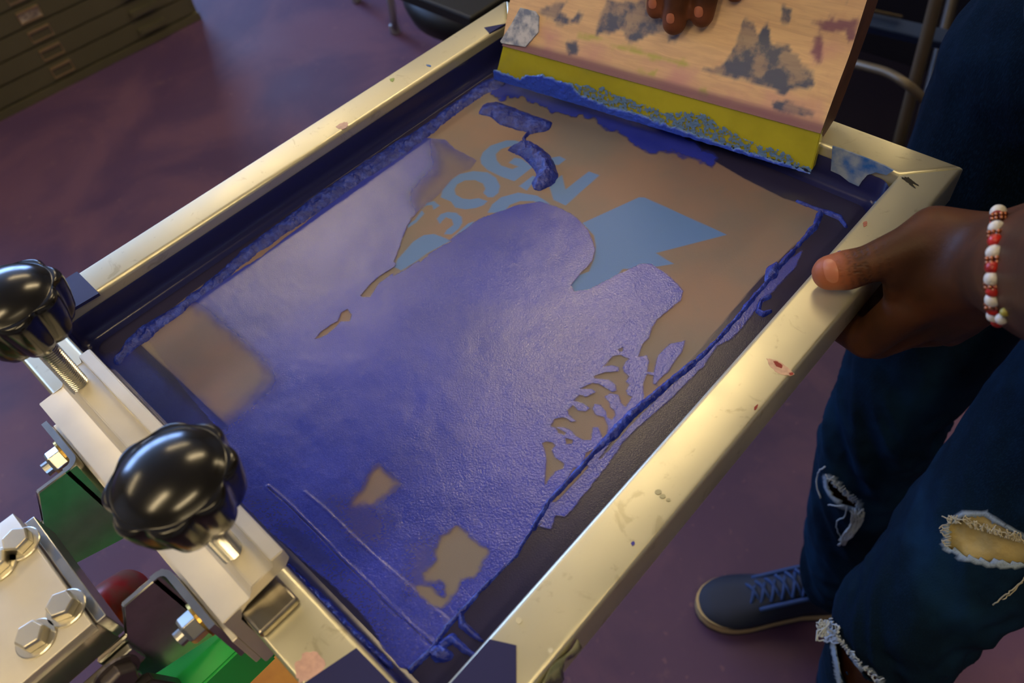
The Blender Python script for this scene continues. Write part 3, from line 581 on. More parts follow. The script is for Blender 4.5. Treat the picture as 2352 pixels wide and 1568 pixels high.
# ------------------------------------------------------------------ printing press clamp and arm
pr = thing('screen_press', 'printing press arm with aluminium clamp holding the screen front rail', 'printing press', (.222, -.06, H))
XA, XB = .113, .331
prof = [(-.0080, H - .052), (-.0080, H + .0125), (.0085, H + .0125), (.0100, H + .0132), (.0115, H + .0155), (.0125, H + .0185), (.0140, H + .0200), (.0280, H + .0200), (.0285, H + .0262), (.0360, H + .0262), (.0368, H + .0250), (.0368, H + .0160),
        (.0330, H + .0120), (.0060, H + .0105), (.0015, H + .0080), (-.0012, H + .0030), (-.0012, H - .040), (.0040, H - .044), (.0200, H - .044), (.0200, H - .052)]
bm = bmesh.new(); A_ = [bm.verts.new((XA, y, z)) for y, z in prof]; B_ = [bm.verts.new((XB, y, z)) for y, z in prof]
bm.faces.new(A_); bm.faces.new(B_[::-1])
for i in range(len(prof)): bm.faces.new((A_[i], B_[i], B_[(i + 1) % len(prof)], A_[(i + 1) % len(prof)]))
bmesh.ops.bevel(bm, geom=[e_ for e_ in bm.edges], offset=.0005, segments=2, affect='EDGES')
keep(obj('clamp_channel', bm, CHAN, smooth='auto'), pr)
keep(obj('clamp_back_strip', box(XA, XB - .001, -.0116, -.0082, H - .046, H - .010, .0006), CHAN), pr)
keep(obj('pressure_pad', box(XA + .01, .3475, .0010, .0265, H + .0004, H + .0070, .0018, 3), mat('worn_pad_steel', (.42, .38, .30), .32, 1, var=.25, vscale=90, stretch=(.15, 1, 1))), pr)
def knob(x, y, ztop, nm, label, rot, zb):
    R_ = .0315
    def rf(r, z, a):
        k = (.5 + .5 * math.cos(8 * (a + rot))) ** .5
        amt = .0040 * min(1, max(0, (r - .0275) / .003)) if z > -.012 else .0042 * min(1, max(0, (r - .016) / .010)); return r - amt * (1 - k)
    prof = [(.009, -.043), (.018, -.043), (.0240, -.041), (.0275, -.035), (.0300, -.025), (.0314, -.016), (.0315, -.0135), (.0312, -.0118), (.0300, -.0105), (.0286, -.0098), (.0270, -.0104), (.0262, -.0100), (.0240, -.0076), (.0205, -.0050), (.0160, -.0028), (.0110, -.0012), (.006, -.0003), (.001, 0)]
    o = keep(obj('clamp_knob', lathe(prof, 96, None, (x, y + .002, ztop), (0, 0, 1), rf), BLACKP, smooth=True), pr); o['label'] = label
    th = [(.0056, H + .0075)]; z = H + .012
    while z < ztop - .036: th += [(.0056, z), (.0066, z + .0007), (.0066, z + .0009), (.0056, z + .0015)]; z += .0017
    th += [(.0056, ztop - .034)]
    r_ = obj('threaded_rod', lathe(th, 24, None, (x, y, 0)), mat('bright_thread_steel', (.62, .60, .52), .25, 1), smooth=False); r_.parent = o; return o
knob(.1275, .0175, 1.032, 'k', 'black lobed clamp knob nearest the left frame rail', .2, 0)
knob(.305, .0178, 1.029, 'k', 'black lobed clamp knob in front at the right end of the clamp', .55, 0)
# angle brackets
def bracket(xl, xf, label):
    pb = bmesh.new(); t = .0038; sgn = 1 if xf > xl else -1
    # leg plate in the yz plane
    pts = [(-.014, H), (-.0405, H), (-.0510, H - .025), (-.0700, H - .025), (-.0700, H - .050), (-.0640, H - .072), (-.022, H - .088), (-.018, H - .060)]
    a = [pb.verts.new((xl, y, z)) for y, z in pts]; b = [pb.verts.new((xl + t * sgn, y, z)) for y, z in pts]
    pb.faces.new(a); pb.faces.new(b[::-1]); n = len(pts)
    for i in range(n): pb.faces.new((a[i], b[i], b[(i + 1) % n], a[(i + 1) % n]))
    bmesh.ops.bevel(pb, geom=pb.edges[:], offset=.0007, segments=2, affect='EDGES')
    # bend and flange against the clamp
    out_, inn = [], []
    for k in range(9):
        an = math.radians(90 * k / 8); out_.append((xl + sgn * (.008 - .008 * math.cos(an)), -.0195 + .0078 * math.sin(an))); inn.append((xl + sgn * (.008 - .0042 * math.cos(an)), -.0195 + .0040 * math.sin(an)))
    out_ = [(xl, -.022)] + out_ + [(xf, -.0117)]; inn = [(xl + sgn * .0038, -.022)] + inn + [(xf, -.0155)]
    pl = out_ + inn[::-1]
    fb = poly_prism(pl, H - .045, H + .0005); merge(pb, fb)
    o = keep(obj('angle_bracket', pb, STEEL, smooth='auto'), pr); o['label'] = label
    return o
bk1 = bracket(.165, .117, 'angle bracket at the far end of the clamp'); bk2 = bracket(.2690, .3205, 'angle bracket at the near end of the clamp')
def nut(x, z, par, label=None):
    wz = lathe([(.0115, 0), (.0115, .0016)], 28, None, (x, -.0157, z), (0, -1, 0)); o = keep(obj('washer', wz, BRASS), pr)
    bn = bolt_hex(bmesh.new(), (x, -.0174, z), (0, -1, 0), .0155, .0095, rot=.3); lathe([(.0048, 0), (.0048, .0045)], 20, bn, (x, -.0268, z), (0, -1, 0))
    o = keep(obj('hex_nut', bn, STEEL), pr)
nut(.1415, H - .011, bk1); nut(.3050, H - .011, bk2)
# hinge plate with bolts, block under it
pz = H + .001
q = [(.167, -.0565), (.268, -.0565), (.268, -.155), (.120, -.155), (.120, -.075)]
keep(obj('hinge_plate', poly_prism([(.1665, -.0570), (.2680, -.0570), (.2680, -.200), (.1665, -.200)], pz - .0085, pz, bev=.0006), CHAN, smooth='auto'), pr)
keep(obj('hinge_block', box(.1700, .2640, -.200, -.0560, pz - .034, pz - .0086, .0006), mat('machined_block', (.30, .25, .24), .35, .8, var=.15, vscale=60)), pr)
keep(obj('hinge_block_edge', box(.1740, .2660, -.0558, -.0500, pz - .028, pz - .0050, .0006), STEEL), pr)
keep(obj('side_bar', box(.2735, .2790, -.200, -.0530, pz - .045, pz - .028, .0010), STEEL), pr)
keep(obj('side_bar', box(.2800, .2840, -.200, -.0600, pz - .048, pz - .032, .0010), STEEL), pr)
for k, (bx, by) in enumerate([(37, 1240), (140, 1388), (70, 1458), (-16, 1288)]):
    c_ = U(bx, by, pz + .006)
    bn = bmesh.new(); lathe([(.0104, 0), (.0108, .0006), (.0108, .0012), (.0102, .0016)], 32, bn, (c_[0], c_[1], pz)); wsh = keep(obj('bolt_washer', bn, mat('plain_washer', (.72, .68, .56), .3, 1)), pr)
    bh = bolt_hex(bmesh.new(), (c_[0], c_[1], pz + .0016), (0, 0, 1), .0140, .0068, rot=.25 + .3 * k); keep(obj('hex_bolt', bh, mat('bright_bolt_steel', (.66, .62, .50), .34, 1, bump=.12, bscale=500, bdist=.0004)), pr)
# dark side arm with a hex bolt, lower front
sb = poly_prism([(0, 0)] * 0 or [(-.066, H - .047), (-.120, H - .090), (-.120, H - .150), (-.062, H - .120), (-.052, H - .080), (-.058, H - .052)], .281, .288)
for v_ in sb.verts: v_.co = Vector((v_.co.z, v_.co.x, v_.co.y))
bmesh.ops.bevel(sb, geom=sb.edges[:], offset=.0008, segments=2, affect='EDGES')
keep(obj('side_arm', sb, DSTEEL, smooth='auto'), pr)
c_ = UX(268, 1548, .289)
bh = bolt_hex(bmesh.new(), (.2895, c_[1], c_[2]), (1, 0, 0), .017, .007, rot=.2); lathe([(.0125, -.0012), (.0125, .0004)], 28, bh, (.2895, c_[1], c_[2]), (1, 0, 0)); keep(obj('hex_bolt', bh, DSTEEL), pr)
# green press arms below
def rbox(name, a, b, wd, ht, m, label=None, bev=.0015):   # bar from a to b (top centre line), width wd, height ht
    a = np.array(a, float); b = np.array(b, float); d = b - a; n = np.array([-d[1], d[0], 0]); n /= np.linalg.norm(n)
    bm = bmesh.new(); vs = [bm.verts.new(p + n * s * wd / 2 + np.array([0, 0, z])) for p in (a, b) for (s, z) in ((-1, -ht), (1, -ht), (1, 0), (-1, 0))]
    for f_ in ((0, 1, 2, 3), (7, 6, 5, 4), (0, 4, 5, 1), (1, 5, 6, 2), (2, 6, 7, 3), (3, 7, 4, 0)): bm.faces.new([vs[i] for i in f_])
    bmesh.ops.bevel(bm, geom=bm.edges[:], offset=bev, segments=2, affect='EDGES')
    o = keep(obj(name, bm, m, smooth='auto'), pr)
    if label: o['label'] = label
    return o
rbox('green_arm', (.2815, -.20, H - .092), (.2815, -.006, H - .092), .018, .045, GREENP, 'bright green arm running under the near bracket')
rbox('green_arm', (.180, -.19, H - .070), (.180, -.062, H - .070), .018, .020, GREENP, 'green tab under the hinge plate')
rbox('green_arm', (.215, -.20, H - .16), (.215, -.01, H - .16), .05, .05, GREENP)
# red grip, blurred, under the press
c_ = U(262, 1372, H - .28)
rg = lathe([(.008, 0), (.018, .004), (.022, .012), (.023, .040), (.021, .075), (.016, .082), (.006, .084)], 28, None, (0, 0, 0)); 
o = obj('lever_grip', rg, REDP, smooth=True); o.rotation_euler = (math.radians(25), math.radians(35), 0); o.location = Vector(U(252, 1392, H - .28)) - o.rotation_euler.to_matrix() @ Vector((0, 0, .05)); keep(o, pr); o['label'] = 'red grip spotted with dried ink'
# press column reaching the floor
keep(obj('press_column', lathe([(.05, 0), (.16, .0), (.16, .02), (.05, .03), (.045, .30), (.045, H - .22)], 32, None, (.19, -.30, 0)), GREENP, smooth='auto'), pr)
rbox('column_head', (.215, -.36, H - .15), (.215, -.19, H - .15), .12, .08, GREENP)
# wooden platen under the clamp
OR = mat('varnished_plywood', (.85, .34, .03), .45, 0, col2=(.70, .25, .02), vscale=30)
bm = box(.10, .33, -.235, .03, .58, .60, .003)
pt = tag(obj('wooden_board', bm, OR), 'orange brown wooden board lying below the clamp', 'board')
bm2 = box(.11, .32, -.10, .02, 0, .578, .004); tag(obj('work_stand', bm2, mat('dark_stand_paint', (.05, .03, .05), .5)), 'dark stand carrying the wooden board under the press', 'stand')

# ------------------------------------------------------------------ flat file cabinet
A = U(0, 278, 0); B = U(452, 48, 0); ud = (B - A)[:2] / np.linalg.norm((B - A)[:2]); nd2 = np.array([ud[1], -ud[0]])   # towards the camera
if nd2 @ (CAM[:2] - A[:2]) < 0: nd2 = -nd2
cab = thing('flat_file_cabinet', 'olive grey metal flat file cabinet with shallow drawers', 'cabinet', (A[0], A[1], 0))
CABM = mat('olive_grey_enamel', (.105, .095, .055), .42, 0, var=.12, vscale=4)
CABD = mat('dark_gap', (.02, .018, .012), .6)
HOLD = mat('nickel_label_holder', (.60, .48, .28), .35, .9)
CARD = mat('aged_paper_card', (.50, .42, .33), .7, col2=(.16, .12, .12), vscale=90)
S0, S1 = -.55, .765
def cl(s, d, z): p = A[:2] + ud * s + nd2 * d; return (p[0], p[1], z)
def cbox(s0, s1, d0, d1, z0, z1, bev=.001):
    bm = bmesh.new(); v = [bm.verts.new(cl(s, d, z)) for z in (z0, z1) for (s, d) in ((s0, d0), (s1, d0), (s1, d1), (s0, d1))]
    for f_ in ((0, 1, 2, 3), (7, 6, 5, 4), (0, 4, 5, 1), (1, 5, 6, 2), (2, 6, 7, 3), (3, 7, 4, 0)): bm.faces.new([v[i] for i in f_])
    if bev: bmesh.ops.bevel(bm, geom=bm.edges[:], offset=bev, segments=2, affect='EDGES')
    return bm
keep(obj('cabinet_body', cbox(S0, S1, -.75, -.012, .0, .86), CABM), cab)
keep(obj('plinth', cbox(S0, S1, -.012, .004, .0, .026), CABM), cab)
zb = .030; PD = .0625
for k in range(13):
    z0 = zb + PD * k; dr = keep(obj('drawer', cbox(S0 + .012, S1 - .022, -.012, 0, z0 + .002, z0 + PD - .003, .0012), CABM), cab)
    for sc_ in (.253, -.30):
        h_ = cbox(sc_ - .036, sc_ + .036, 0, .004, z0 + .012, z0 + .044, .0008)
        lo = bmesh.new(); 
        merge(lo, cbox(sc_ - .036, sc_ + .036, 0, .007, z0 + .041, z0 + .048, .001)); merge(lo, cbox(sc_ - .036, sc_ + .036, 0, .004, z0 + .010, z0 + .015, .001))
        merge(lo, cbox(sc_ - .036, sc_ - .033, 0, .003, z0 + .014, z0 + .042, .0006)); merge(lo, cbox(sc_ + .033, sc_ + .036, 0, .003, z0 + .014, z0 + .042, .0006)); h_.free()
        o = obj('label_holder', lo, HOLD); o.parent = dr
        if k in (3, 6): o = obj('label_card', cbox(sc_ - .033, sc_ + .033, 0, .0015, z0 + .015, z0 + .041, 0), CARD); o.parent = dr
    for sc_ in (.585, .05 - .6):
        if sc_ < S0 + .06: continue
        hb_ = cbox(sc_ - .05, sc_ + .05, 0, .018, z0 + .030, z0 + .036, .002); merge(hb_, cbox(sc_ - .05, sc_ + .05, .014, .018, z0 + .016, z0 + .034, .0015))
        o = obj('drawer_pull', hb_, CABM); o.parent = dr

# ------------------------------------------------------------------ chairs and stool behind
TUBE = mat('grey_metal_tube', (.34, .36, .38), .35, .6); SEATB = mat('black_vinyl', (.008, .008, .007), .5, spec=.3)
ch = thing('chair', 'round black seated chair with grey tube legs beyond the left frame rail', 'chair', (-1.2, 1.45, 0))
sc0 = U(1135, -62, .46)
keep(obj('seat', lathe([(.02, -.05), (.19, -.045), (.215, -.03), (.225, 0), (.215, .03), (.17, .045), (.02, .05)], 48, None, (sc0[0], sc0[1], .43)), SEATB, smooth=True), ch)
f1 = U(909, 76, 0); f2 = U(820, 4, 0)
top1 = np.array([sc0[0] - .10, sc0[1] + .02, .40])
for a, b in ((f1, UX(888, -60, f1[0] + .06)), (f2, (f2[0] + .08, f2[1] - .02, .42)), ((-.72, 1.34, 0), (sc0[0] + .12, sc0[1] + .12, .40)), (np.array([-.95, 1.95, 0]), (sc0[0] - .05, sc0[1] + .15, .40))):
    bm = tube([a, (np.array(a) + np.array(b)) / 2, b], .0125, 14); lathe([(.014, 0), (.017, .004), (.017, .028), (.0135, .034)], 16, bm, a)
    keep(obj('leg', bm, TUBE, smooth=True), ch)
keep(obj('brace', tube([UX(888, -60, f1[0] + .06), (f2[0] + .08, f2[1] - .02, .42), (sc0[0] - .05, sc0[1] + .15, .40), (sc0[0] + .12, sc0[1] + .12, .40)], .010, 10), TUBE, smooth=True), ch)
l3 = U(1127, 25, .5)
c2 = thing('chair', 'thin grey legged chair mostly hidden behind the squeegee end', 'chair', (l3[0], l3[1], 0))
keep(obj('leg', tube([U(1132, 60, .30), U(1122, -20, .62)], .009, 12), TUBE, smooth=True), c2)
keep(obj('seat', box(l3[0] - .02, l3[0] + .30, l3[1] - .32, l3[1] + .02, .70, .72, .004), SEATB), c2)
keep(obj('leg', tube([(l3[0] + .28, l3[1] - .02, 0), (l3[0] + .28, l3[1] - .02, .70)], .009, 12), TUBE, smooth=True), c2)
keep(obj('leg', tube([U(1132, 60, .30) - np.array([0, 0, .3]), U(1132, 60, .30)], .009, 12), TUBE, smooth=True), c2)
TAN = mat('tan_metal_tube', (.11, .085, .05), .4, .3); BLS = mat('blue_shelf', (.02, .045, .13), .5); DK = mat('dark_cloth', (.006, .005, .008), .9, spec=.1)
st = thing('stool', 'tall tan legged stool with curved foot ring beyond the far rail', 'stool', (.15, 1.75, 0))
fa = U(2066, 322, .18); tp = U(2150, -10, .18 + .0); 
# front leg: vertical-ish pole
leg0 = np.array([U(2066, 322, .20)[0], U(2066, 322, .20)[1], .20]); d_ = P3(2152, -5)
k_ = np.linalg.norm((leg0 - CAM)[:2]) / np.linalg.norm(d_[:2]); leg1 = CAM + d_ * k_
keep(obj('leg', tube([leg0 + (leg0 - leg1) * .45, leg0, leg1, leg1 + (leg1 - leg0) * .4], .0125, 14), TAN, smooth=True), st)
kk = 1.16; e0 = CAM + P3(2125, 250) * k_ * kk; e1 = CAM + P3(2190, -10) * k_ * kk
keep(obj('leg', tube([e0 + (e0 - e1) * .4, e0, e1, e1 + (e1 - e0) * .4], .0125, 14), mat('brown_tube', (.025, .018, .012), .5, .3), smooth=True), st)
ringp = [CAM + P3(x, y) * k_ * f_ for x, y, f_ in ((1940, 142, 1.10), (1985, 152, 1.07), (2040, 168, 1.04), (2085, 195, 1.02), (2125, 232, 1.03), (2160, 280, 1.06))]
keep(obj('foot_ring', tube(smooth_path(ringp, 6), .009, 10), TAN, smooth=True), st)
def quadslab(px4, f_, th, name, m, root):
    P = [CAM + P3(*q) * k_ * f_ for q in px4]; n = np.cross(P[1] - P[0], P[3] - P[0]); n /= np.linalg.norm(n); bm = bmesh.new()
    a = [bm.verts.new(p) for p in P]; b = [bm.verts.new(p - n * th * (1 if n @ P3(*px4[0]) < 0 else -1)) for p in P]
    bm.faces.new(a); bm.faces.new(b[::-1])
    for i in range(4): bm.faces.new((a[i], a[(i + 1) % 4], b[(i + 1) % 4], b[i]))
    bmesh.ops.bevel(bm, geom=bm.edges[:], offset=.002, segments=2, affect='EDGES'); return keep(obj(name, bm, m), root)
quadslab([(1985, 24), (2200, 72), (2195, 106), (1978, 56)], 1.12, .03, 'rail', BLS, st)['label'] = 'blue cross rail'
quadslab([(1990, 16), (2075, 34), (2075, 40), (1990, 22)], 1.11, .01, 'trim_strip', TAN, st)
dkb = thing('storage_crate', 'dark crate standing on the floor behind the tan stool', 'crate', (.05, 2.35, 0))
keep(obj('crate_body', box(-.35, .75, 2.15, 2.75, .0, .42, .01), DK), dkb); keep(obj('crate_lid', box(-.37, .77, 2.13, 2.77, .42, .45, .008), DK), dkb)

tag(obj('shade_sheet', box(-.28, 1.3, 1.25, 3.2, 0, .008, .003), mat('black_shade_sheet', (.006, .004, .008), .9, spec=.1)), 'black sheet added on the purple floor under the tan stool to stand in for shade', 'shade sheet')  # flat black sheet added to darken the floor where it lies in shadow
# ------------------------------------------------------------------ person
def cone(bm, p0, r0, p1, r1, n=18):
    p0, p1 = Vector(p0), Vector(p1); d = p1 - p0; X, Y, Z = frame(d)
    for p, r in ((p0, r0), (p1, r1)): bmesh.ops.create_uvsphere(bm, u_segments=n, v_segments=10, radius=r, matrix=Matrix.Translation(p))
    a = [bm.verts.new(p0 + (X * math.cos(2 * PI * i / n) + Y * math.sin(2 * PI * i / n)) * r0) for i in range(n)]
    b = [bm.verts.new(p1 + (X * math.cos(2 * PI * i / n) + Y * math.sin(2 * PI * i / n)) * r1) for i in range(n)]
    for i in range(n): bm.faces.new((a[i], a[(i + 1) % n], b[(i + 1) % n], b[i]))
    bm.faces.new(a[::-1]); bm.faces.new(b)
def chain(bm, pts):
    for (p0, r0), (p1, r1) in zip(pts, pts[1:]): cone(bm, p0, r0, p1, r1)
def remesh(bm, vox, name, smooth=4, fac=.5):
    bmesh.ops.recalc_face_normals(bm, faces=bm.faces[:]); me = bpy.data.meshes.new(name); bm.to_mesh(me); bm.free()
    o = bpy.data.objects.new(name, me); COL.objects.link(o)
    md = o.modifiers.new('r', 'REMESH'); md.mode = 'VOXEL'; md.voxel_size = vox
    ms = o.modifiers.new('s', 'SMOOTH'); ms.iterations = smooth; ms.factor = fac
    dg = bpy.context.evaluated_depsgraph_get(); m2 = bpy.data.meshes.new_from_object(o.evaluated_get(dg))
    bpy.data.objects.remove(o); return m2
V = lambda *a: np.array(a, float)
# legs (ankle, knee, hip)
AN1, KN1, HP1 = V(.530, .625, .085), V(.487, .640, .48), V(.470, .775, .86)
AN2, KN2, HP2 = V(.640, .470, .085), V(.612, .455, .46), V(.665, .700, .86)
WL = U(2292, 615, H + .045); EL = U(2640, 640, 1.06)
Z = H
hand = [
 # forearm
 [(EL, .046), ((EL + WL) / 2, .037), (WL, .0260)], [(U(2292, 570, H + .050), .0225), (U(2460, 570, H + .09), .030)],
 # thumb
 [(U(2225, 560, Z + .044), .0215), (U(2150, 540, Z + .040), .0190), (U(2090, 572, Z + .034), .0158), (U(1990, 608, Z + .0245), .0122), (U(1945, 620, Z + .0185), .0134), (U(1907, 626, Z + .0145), .0118)],
 # palm block: metacarpals
 [(WL, .026), (U(2180, 640, Z + .020), .024), (U(2100, 690, Z - .004), .0175)],
 [(WL, .026), (U(2200, 660, Z + .005), .022), (U(2120, 728, Z - .030), .0165)],
 [(WL, .026), (U(2215, 690, Z - .005), .020), (U(2150, 745, Z - .050), .0155)],
 [(WL, .025), (U(2230, 700, Z - .008), .018), (U(2180, 752, Z - .068), .0140)],
 [(WL, .025), (U(2200, 585, Z + .030), .0215), (U(2140, 600, Z + .020), .0165)],
 [(U(2140, 560, Z + .036), .0150), (U(2110, 640, Z + .010), .0150), (U(2085, 690, Z - .005), .0150)],
 [(U(2060, 630, Z + .022), .009), (U(2075, 680, Z + .0), .0120)]]
def finger(mcp, r, pip, yoff, zf):
    d2 = V(W - .020, pip[1] + yoff, zf); d3 = V(W - .042, pip[1] + yoff * 1.9, zf + .003)
    return [(mcp, r * 1.25), (pip, r * 1.05), (d2, r * .92), (d3, r * .82)]
IDX = finger(U(2088, 705, Z - .004), .0125, V(W + .0145, U(1975, 768, .880)[1] + .000, .878), .010, .8715)
hand += [IDX, finger(U(2120, 735, Z - .030), .0125, V(W + .018, .418, .866), .012, .8715), finger(U(2150, 748, Z - .050), .0120, V(W + .022, .436, .862), .012, .8715), finger(U(2180, 755, Z - .066), .0105, V(W + .024, .452, .860), .012, .8730)]
# right hand resting on the squeegee handle
def FACE(px_, py_, off): return UP(px_, py_, p0 + nd * off, nd)
upf = (np.array(sqp(0, .051, 1.052)) - np.array(sqp(0, .0185, .957))); upf /= np.linalg.norm(upf)
tips = [(1508, 18, .0086), (1549, 52, .0098), (1613, 36, .0092), (1690, -22, .0088)]
rh = []; MC = []
KC = np.array(sqp(.215, .072, 1.112))
for k, (x, y, r) in enumerate(tips):
    t0 = FACE(x, y, r * .85); side = np.array([du[0], du[1], 0])
    dip = t0 + upf * .024 + nd * .003 + side * (.001 * (k - 1)); pip = dip + upf * .026 + nd * .004; mc = np.array(sqp(.155 + .024 * k, .060, 1.100)) 
    rh.append([(t0, r), (dip, r * 1.05), (pip, r * 1.12), (mc, r * 1.45)]); MC.append(mc)
WR = np.array(sqp(.26, .135, 1.165)); ER = V(.52, .86, 1.20)
for m_ in MC: rh.append([(m_, .0135), ((m_ + WR) / 2, .017), (WR, .0235)])
rh.append([(WR, .026), ((WR + ER) / 2, .036), (ER, .044)])
tb = np.array(sqp(.135, .095, 1.075)); rh.append([(WR, .022), (np.array(sqp(.185, .110, 1.11)), .017), (tb, .0125), (np.array(sqp(.120, .092, 1.045)), .0105)])
SHL, SHR, NK = V(.70, .66, 1.36), V(.50, .93, 1.36), V(.60, .80, 1.42)
bm = bmesh.new()
for c_ in hand + rh: chain(bm, c_)
chain(bm, [(EL, .046), (SHL, .058)]); chain(bm, [(ER, .044), (SHR, .056)])
PV = (HP1 + HP2) / 2 + V(0, 0, .06)
chain(bm, [(HP1, .078), (KN1 + (HP1 - KN1) * .45, .066), (KN1, .050), (AN1 + (KN1 - AN1) * .62, .050), (AN1 + V(0, 0, .03), .034), (AN1 - V(0, 0, .02), .034)])
chain(bm, [(HP2, .078), (KN2 + (HP2 - KN2) * .45, .066), (KN2, .050), (AN2 + (KN2 - AN2) * .62, .050), (AN2 + V(0, 0, .03), .034), (AN2 - V(0, 0, .02), .034)])
for h_, o2 in ((HP1, .06), (HP2, .06)): chain(bm, [(h_, .08), (PV + (h_ - PV) * .4 + V(0, 0, .05), .10), (V(.60, .80, 1.18), .11)])
chain(bm, [(V(.60, .80, 1.18), .12), (V(.60, .80, 1.34), .11), (NK, .055), (NK + V(-.01, -.01, .08), .052)]); chain(bm, [(SHL, .058), (V(.60, .80, 1.33), .09)]); chain(bm, [(SHR, .058), (V(.60, .80, 1.33), .09)])
SKIN = mat('dark_brown_skin', (.085, .030, .012), .5, 0, spec=.22)
m = SKIN
c = mixc(m, ramp(m, tnoise(m, 28, 4), .35, .65), (.085, .029, .010), (.050, .019, .008))
tipm = attr(m, 'tip'); c = mixc(m, tipm, c, (.34, .105, .045)); cr = attr(m, 'crease'); c = mixc(m, mth(m, 'MULTIPLY', cr, .75), c, (.022, .010, .006))
m.node_tree.links.new(c, bsdf(m).inputs['Base Color'])
bsdf(m).inputs['Subsurface Weight'].default_value = .08; bsdf(m).inputs['Subsurface Radius'].default_value = (.006, .002, .001)
addbump(m, mth(m, 'SUBTRACT', mth(m, 'MULTIPLY', tnoise(m, 420, 4, (1, 1, 1), .6), .4), cr), .5, .0010)
me = remesh(bm, .0021, 'person', 5)
nvx = len(me.vertices); vc = np.empty(nvx * 3, np.float32); me.vertices.foreach_get('co', vc); vc = vc.reshape(-1, 3).astype(float)
tipd = np.linalg.norm(vc - hand[2][-1][0], axis=1); tv = 1 - sstep(tipd, .010, .024)
for r_ in rh[:4]: tv = np.maximum(tv, .35 * (1 - sstep(np.linalg.norm(vc - r_[0][0], axis=1), .006, .018)))
# knuckle creases over the thumb joint
ip, mcp_, tp_ = hand[2][3][0], hand[2][2][0], hand[2][5][0]
axd = (tp_ - mcp_) / np.linalg.norm(tp_ - mcp_); s = (vc - ip) @ axd; rad = np.linalg.norm(np.cross(vc - ip, axd), axis=1)
q2 = np.stack([vc[:, 0] * 90, vc[:, 2] * 90 + vc[:, 1] * 70], 1)
wob_ = (fbm(q2, 1.0, 61) - .5) * .006; cre = np.zeros(nvx)
for k_c, a_ in ((-.011, .35), (-.006, .6), (-.001, .9), (.0025, 1), (.006, .9), (.0105, .6), (.016, .3)):
    cre = np.maximum(cre, a_ * np.exp(-((s + wob_ - k_c) / .0009) ** 2))
cre *= (rad < .02) * (vc[:, 2] > H + .012)
me.attributes.new('tip', 'FLOAT', 'POINT').data.foreach_set('value', tv.astype(np.float32)); me.attributes.new('crease', 'FLOAT', 'POINT').data.foreach_set('value', cre.astype(np.float32))
body = tag(link('person', me, SKIN, smooth=True), 'person in ripped blue jeans gripping the screen rail and the squeegee', 'person')
# soften the joins of wrist, palm and thumb root
ed = np.empty(len(me.edges) * 2, np.int32); me.edges.foreach_get('vertices', ed); ed = ed.reshape(-1, 2)
wgt = np.zeros(nvx)
for q_, r0_, r1_ in ((WL, .030, .062), (U(2200, 590, H + .035), .020, .040), (U(2170, 690, H - .01), .020, .040)): wgt = np.maximum(wgt, 1 - sstep(np.linalg.norm(vc - q_, axis=1), r0_, r1_))
near = np.where(wgt > 0)[0]; isn = np.zeros(nvx, bool); isn[near] = True; es = ed[isn[ed].any(1)]
cnt = np.bincount(es.ravel(), minlength=nvx)[:, None].clip(1)
for _ in range(60):
    acc = np.zeros_like(vc); np.add.at(acc, es[:, 0], vc[es[:, 1]]); np.add.at(acc, es[:, 1], vc[es[:, 0]])
    vc[near] += ((acc[near] / cnt[near]) - vc[near]) * (.6 * wgt[near, None])
me.vertices.foreach_set('co', vc.astype(np.float32).ravel()); me.update()
bvh = BVHTree.FromPolygons([tuple(v_) for v_ in vc], [tuple(p.vertices) for p in me.polygons])
def hit(bv, px_, py_):
    d = Vector(P3(px_, py_)).normalized(); loc, nn, _, _ = bv.ray_cast(Vector(CAM), d); return (loc, nn) if loc else (None, None)
NAIL = mat('finger_nail', (.40, .135, .065), .30, 0, spec=.5)
def nail(cx_, cy_, ux, uy, vx, vy, par, n=9):     # small curved plate laid on the finger tip; (ux,uy) length, (vx,vy) width in px
    grid = []; bm = bmesh.new()
    for i in range(n):
        row = []
        for j in range(n):
            a, b = (i / (n - 1)) * 2 - 1, (j / (n - 1)) * 2 - 1
            a_ = a * math.sqrt(1 - b * b * .42); b_ = b * math.sqrt(1 - a * a * .38)
            l_, nn = hit(bvh, cx_ + ux * a_ + vx * b_, cy_ + uy * a_ + vy * b_)
            if l_ is None: row.append(None); continue
            row.append(bm.verts.new(l_ + nn * (.0004 + .0005 * (1 - a * a) * (1 - b * b))))
        grid.append(row)
    for i in range(n - 1):
        for j in range(n - 1):
            q = (grid[i][j], grid[i + 1][j], grid[i + 1][j + 1], grid[i][j + 1])
            if all(q): bm.faces.new(q)
    return obj('nail', bm, NAIL, par, smooth=True)
nail(1909, 622, -17, -2, 4, 27, body)
for x, y, a, b in ((1499, 8, 12, 9), (1540, 42, 12, 9), (1605, 27, 13, 10)): nail(x, y, 0, a, b, 0, body)
# jeans
bm = bmesh.new()
def jl(AN, KN, HP): chain(bm, [(HP + V(0, 0, .02), .098), (KN + (HP - KN) * .55, .086), (KN + (HP - KN) * .15, .068), (KN, .064), (AN + (KN - AN) * .62, .064), (AN + (KN - AN) * .25, .058), (AN + V(0, 0, .045), .056), (AN + V(0, 0, .020), .050)])
jl(AN1, KN1, HP1); jl(AN2, KN2, HP2)
chain(bm, [(HP1 + V(0, 0, .03), .10), (PV + V(0, 0, .04), .115), (HP2 + V(0, 0, .03), .10)]); chain(bm, [(PV + V(0, 0, .04), .115), (V(.60, .79, 1.05), .125)])
me = remesh(bm, .0042, 'jeans', 6)
nvx = len(me.vertices); vc = np.empty(nvx * 3, np.float32); me.vertices.foreach_get('co', vc); vc = vc.reshape(-1, 3).astype(float)
nr = np.empty(nvx * 3, np.float32); me.vertex_normals.foreach_get('vector', nr); nr = nr.reshape(-1, 3)
disp = np.zeros(nvx)
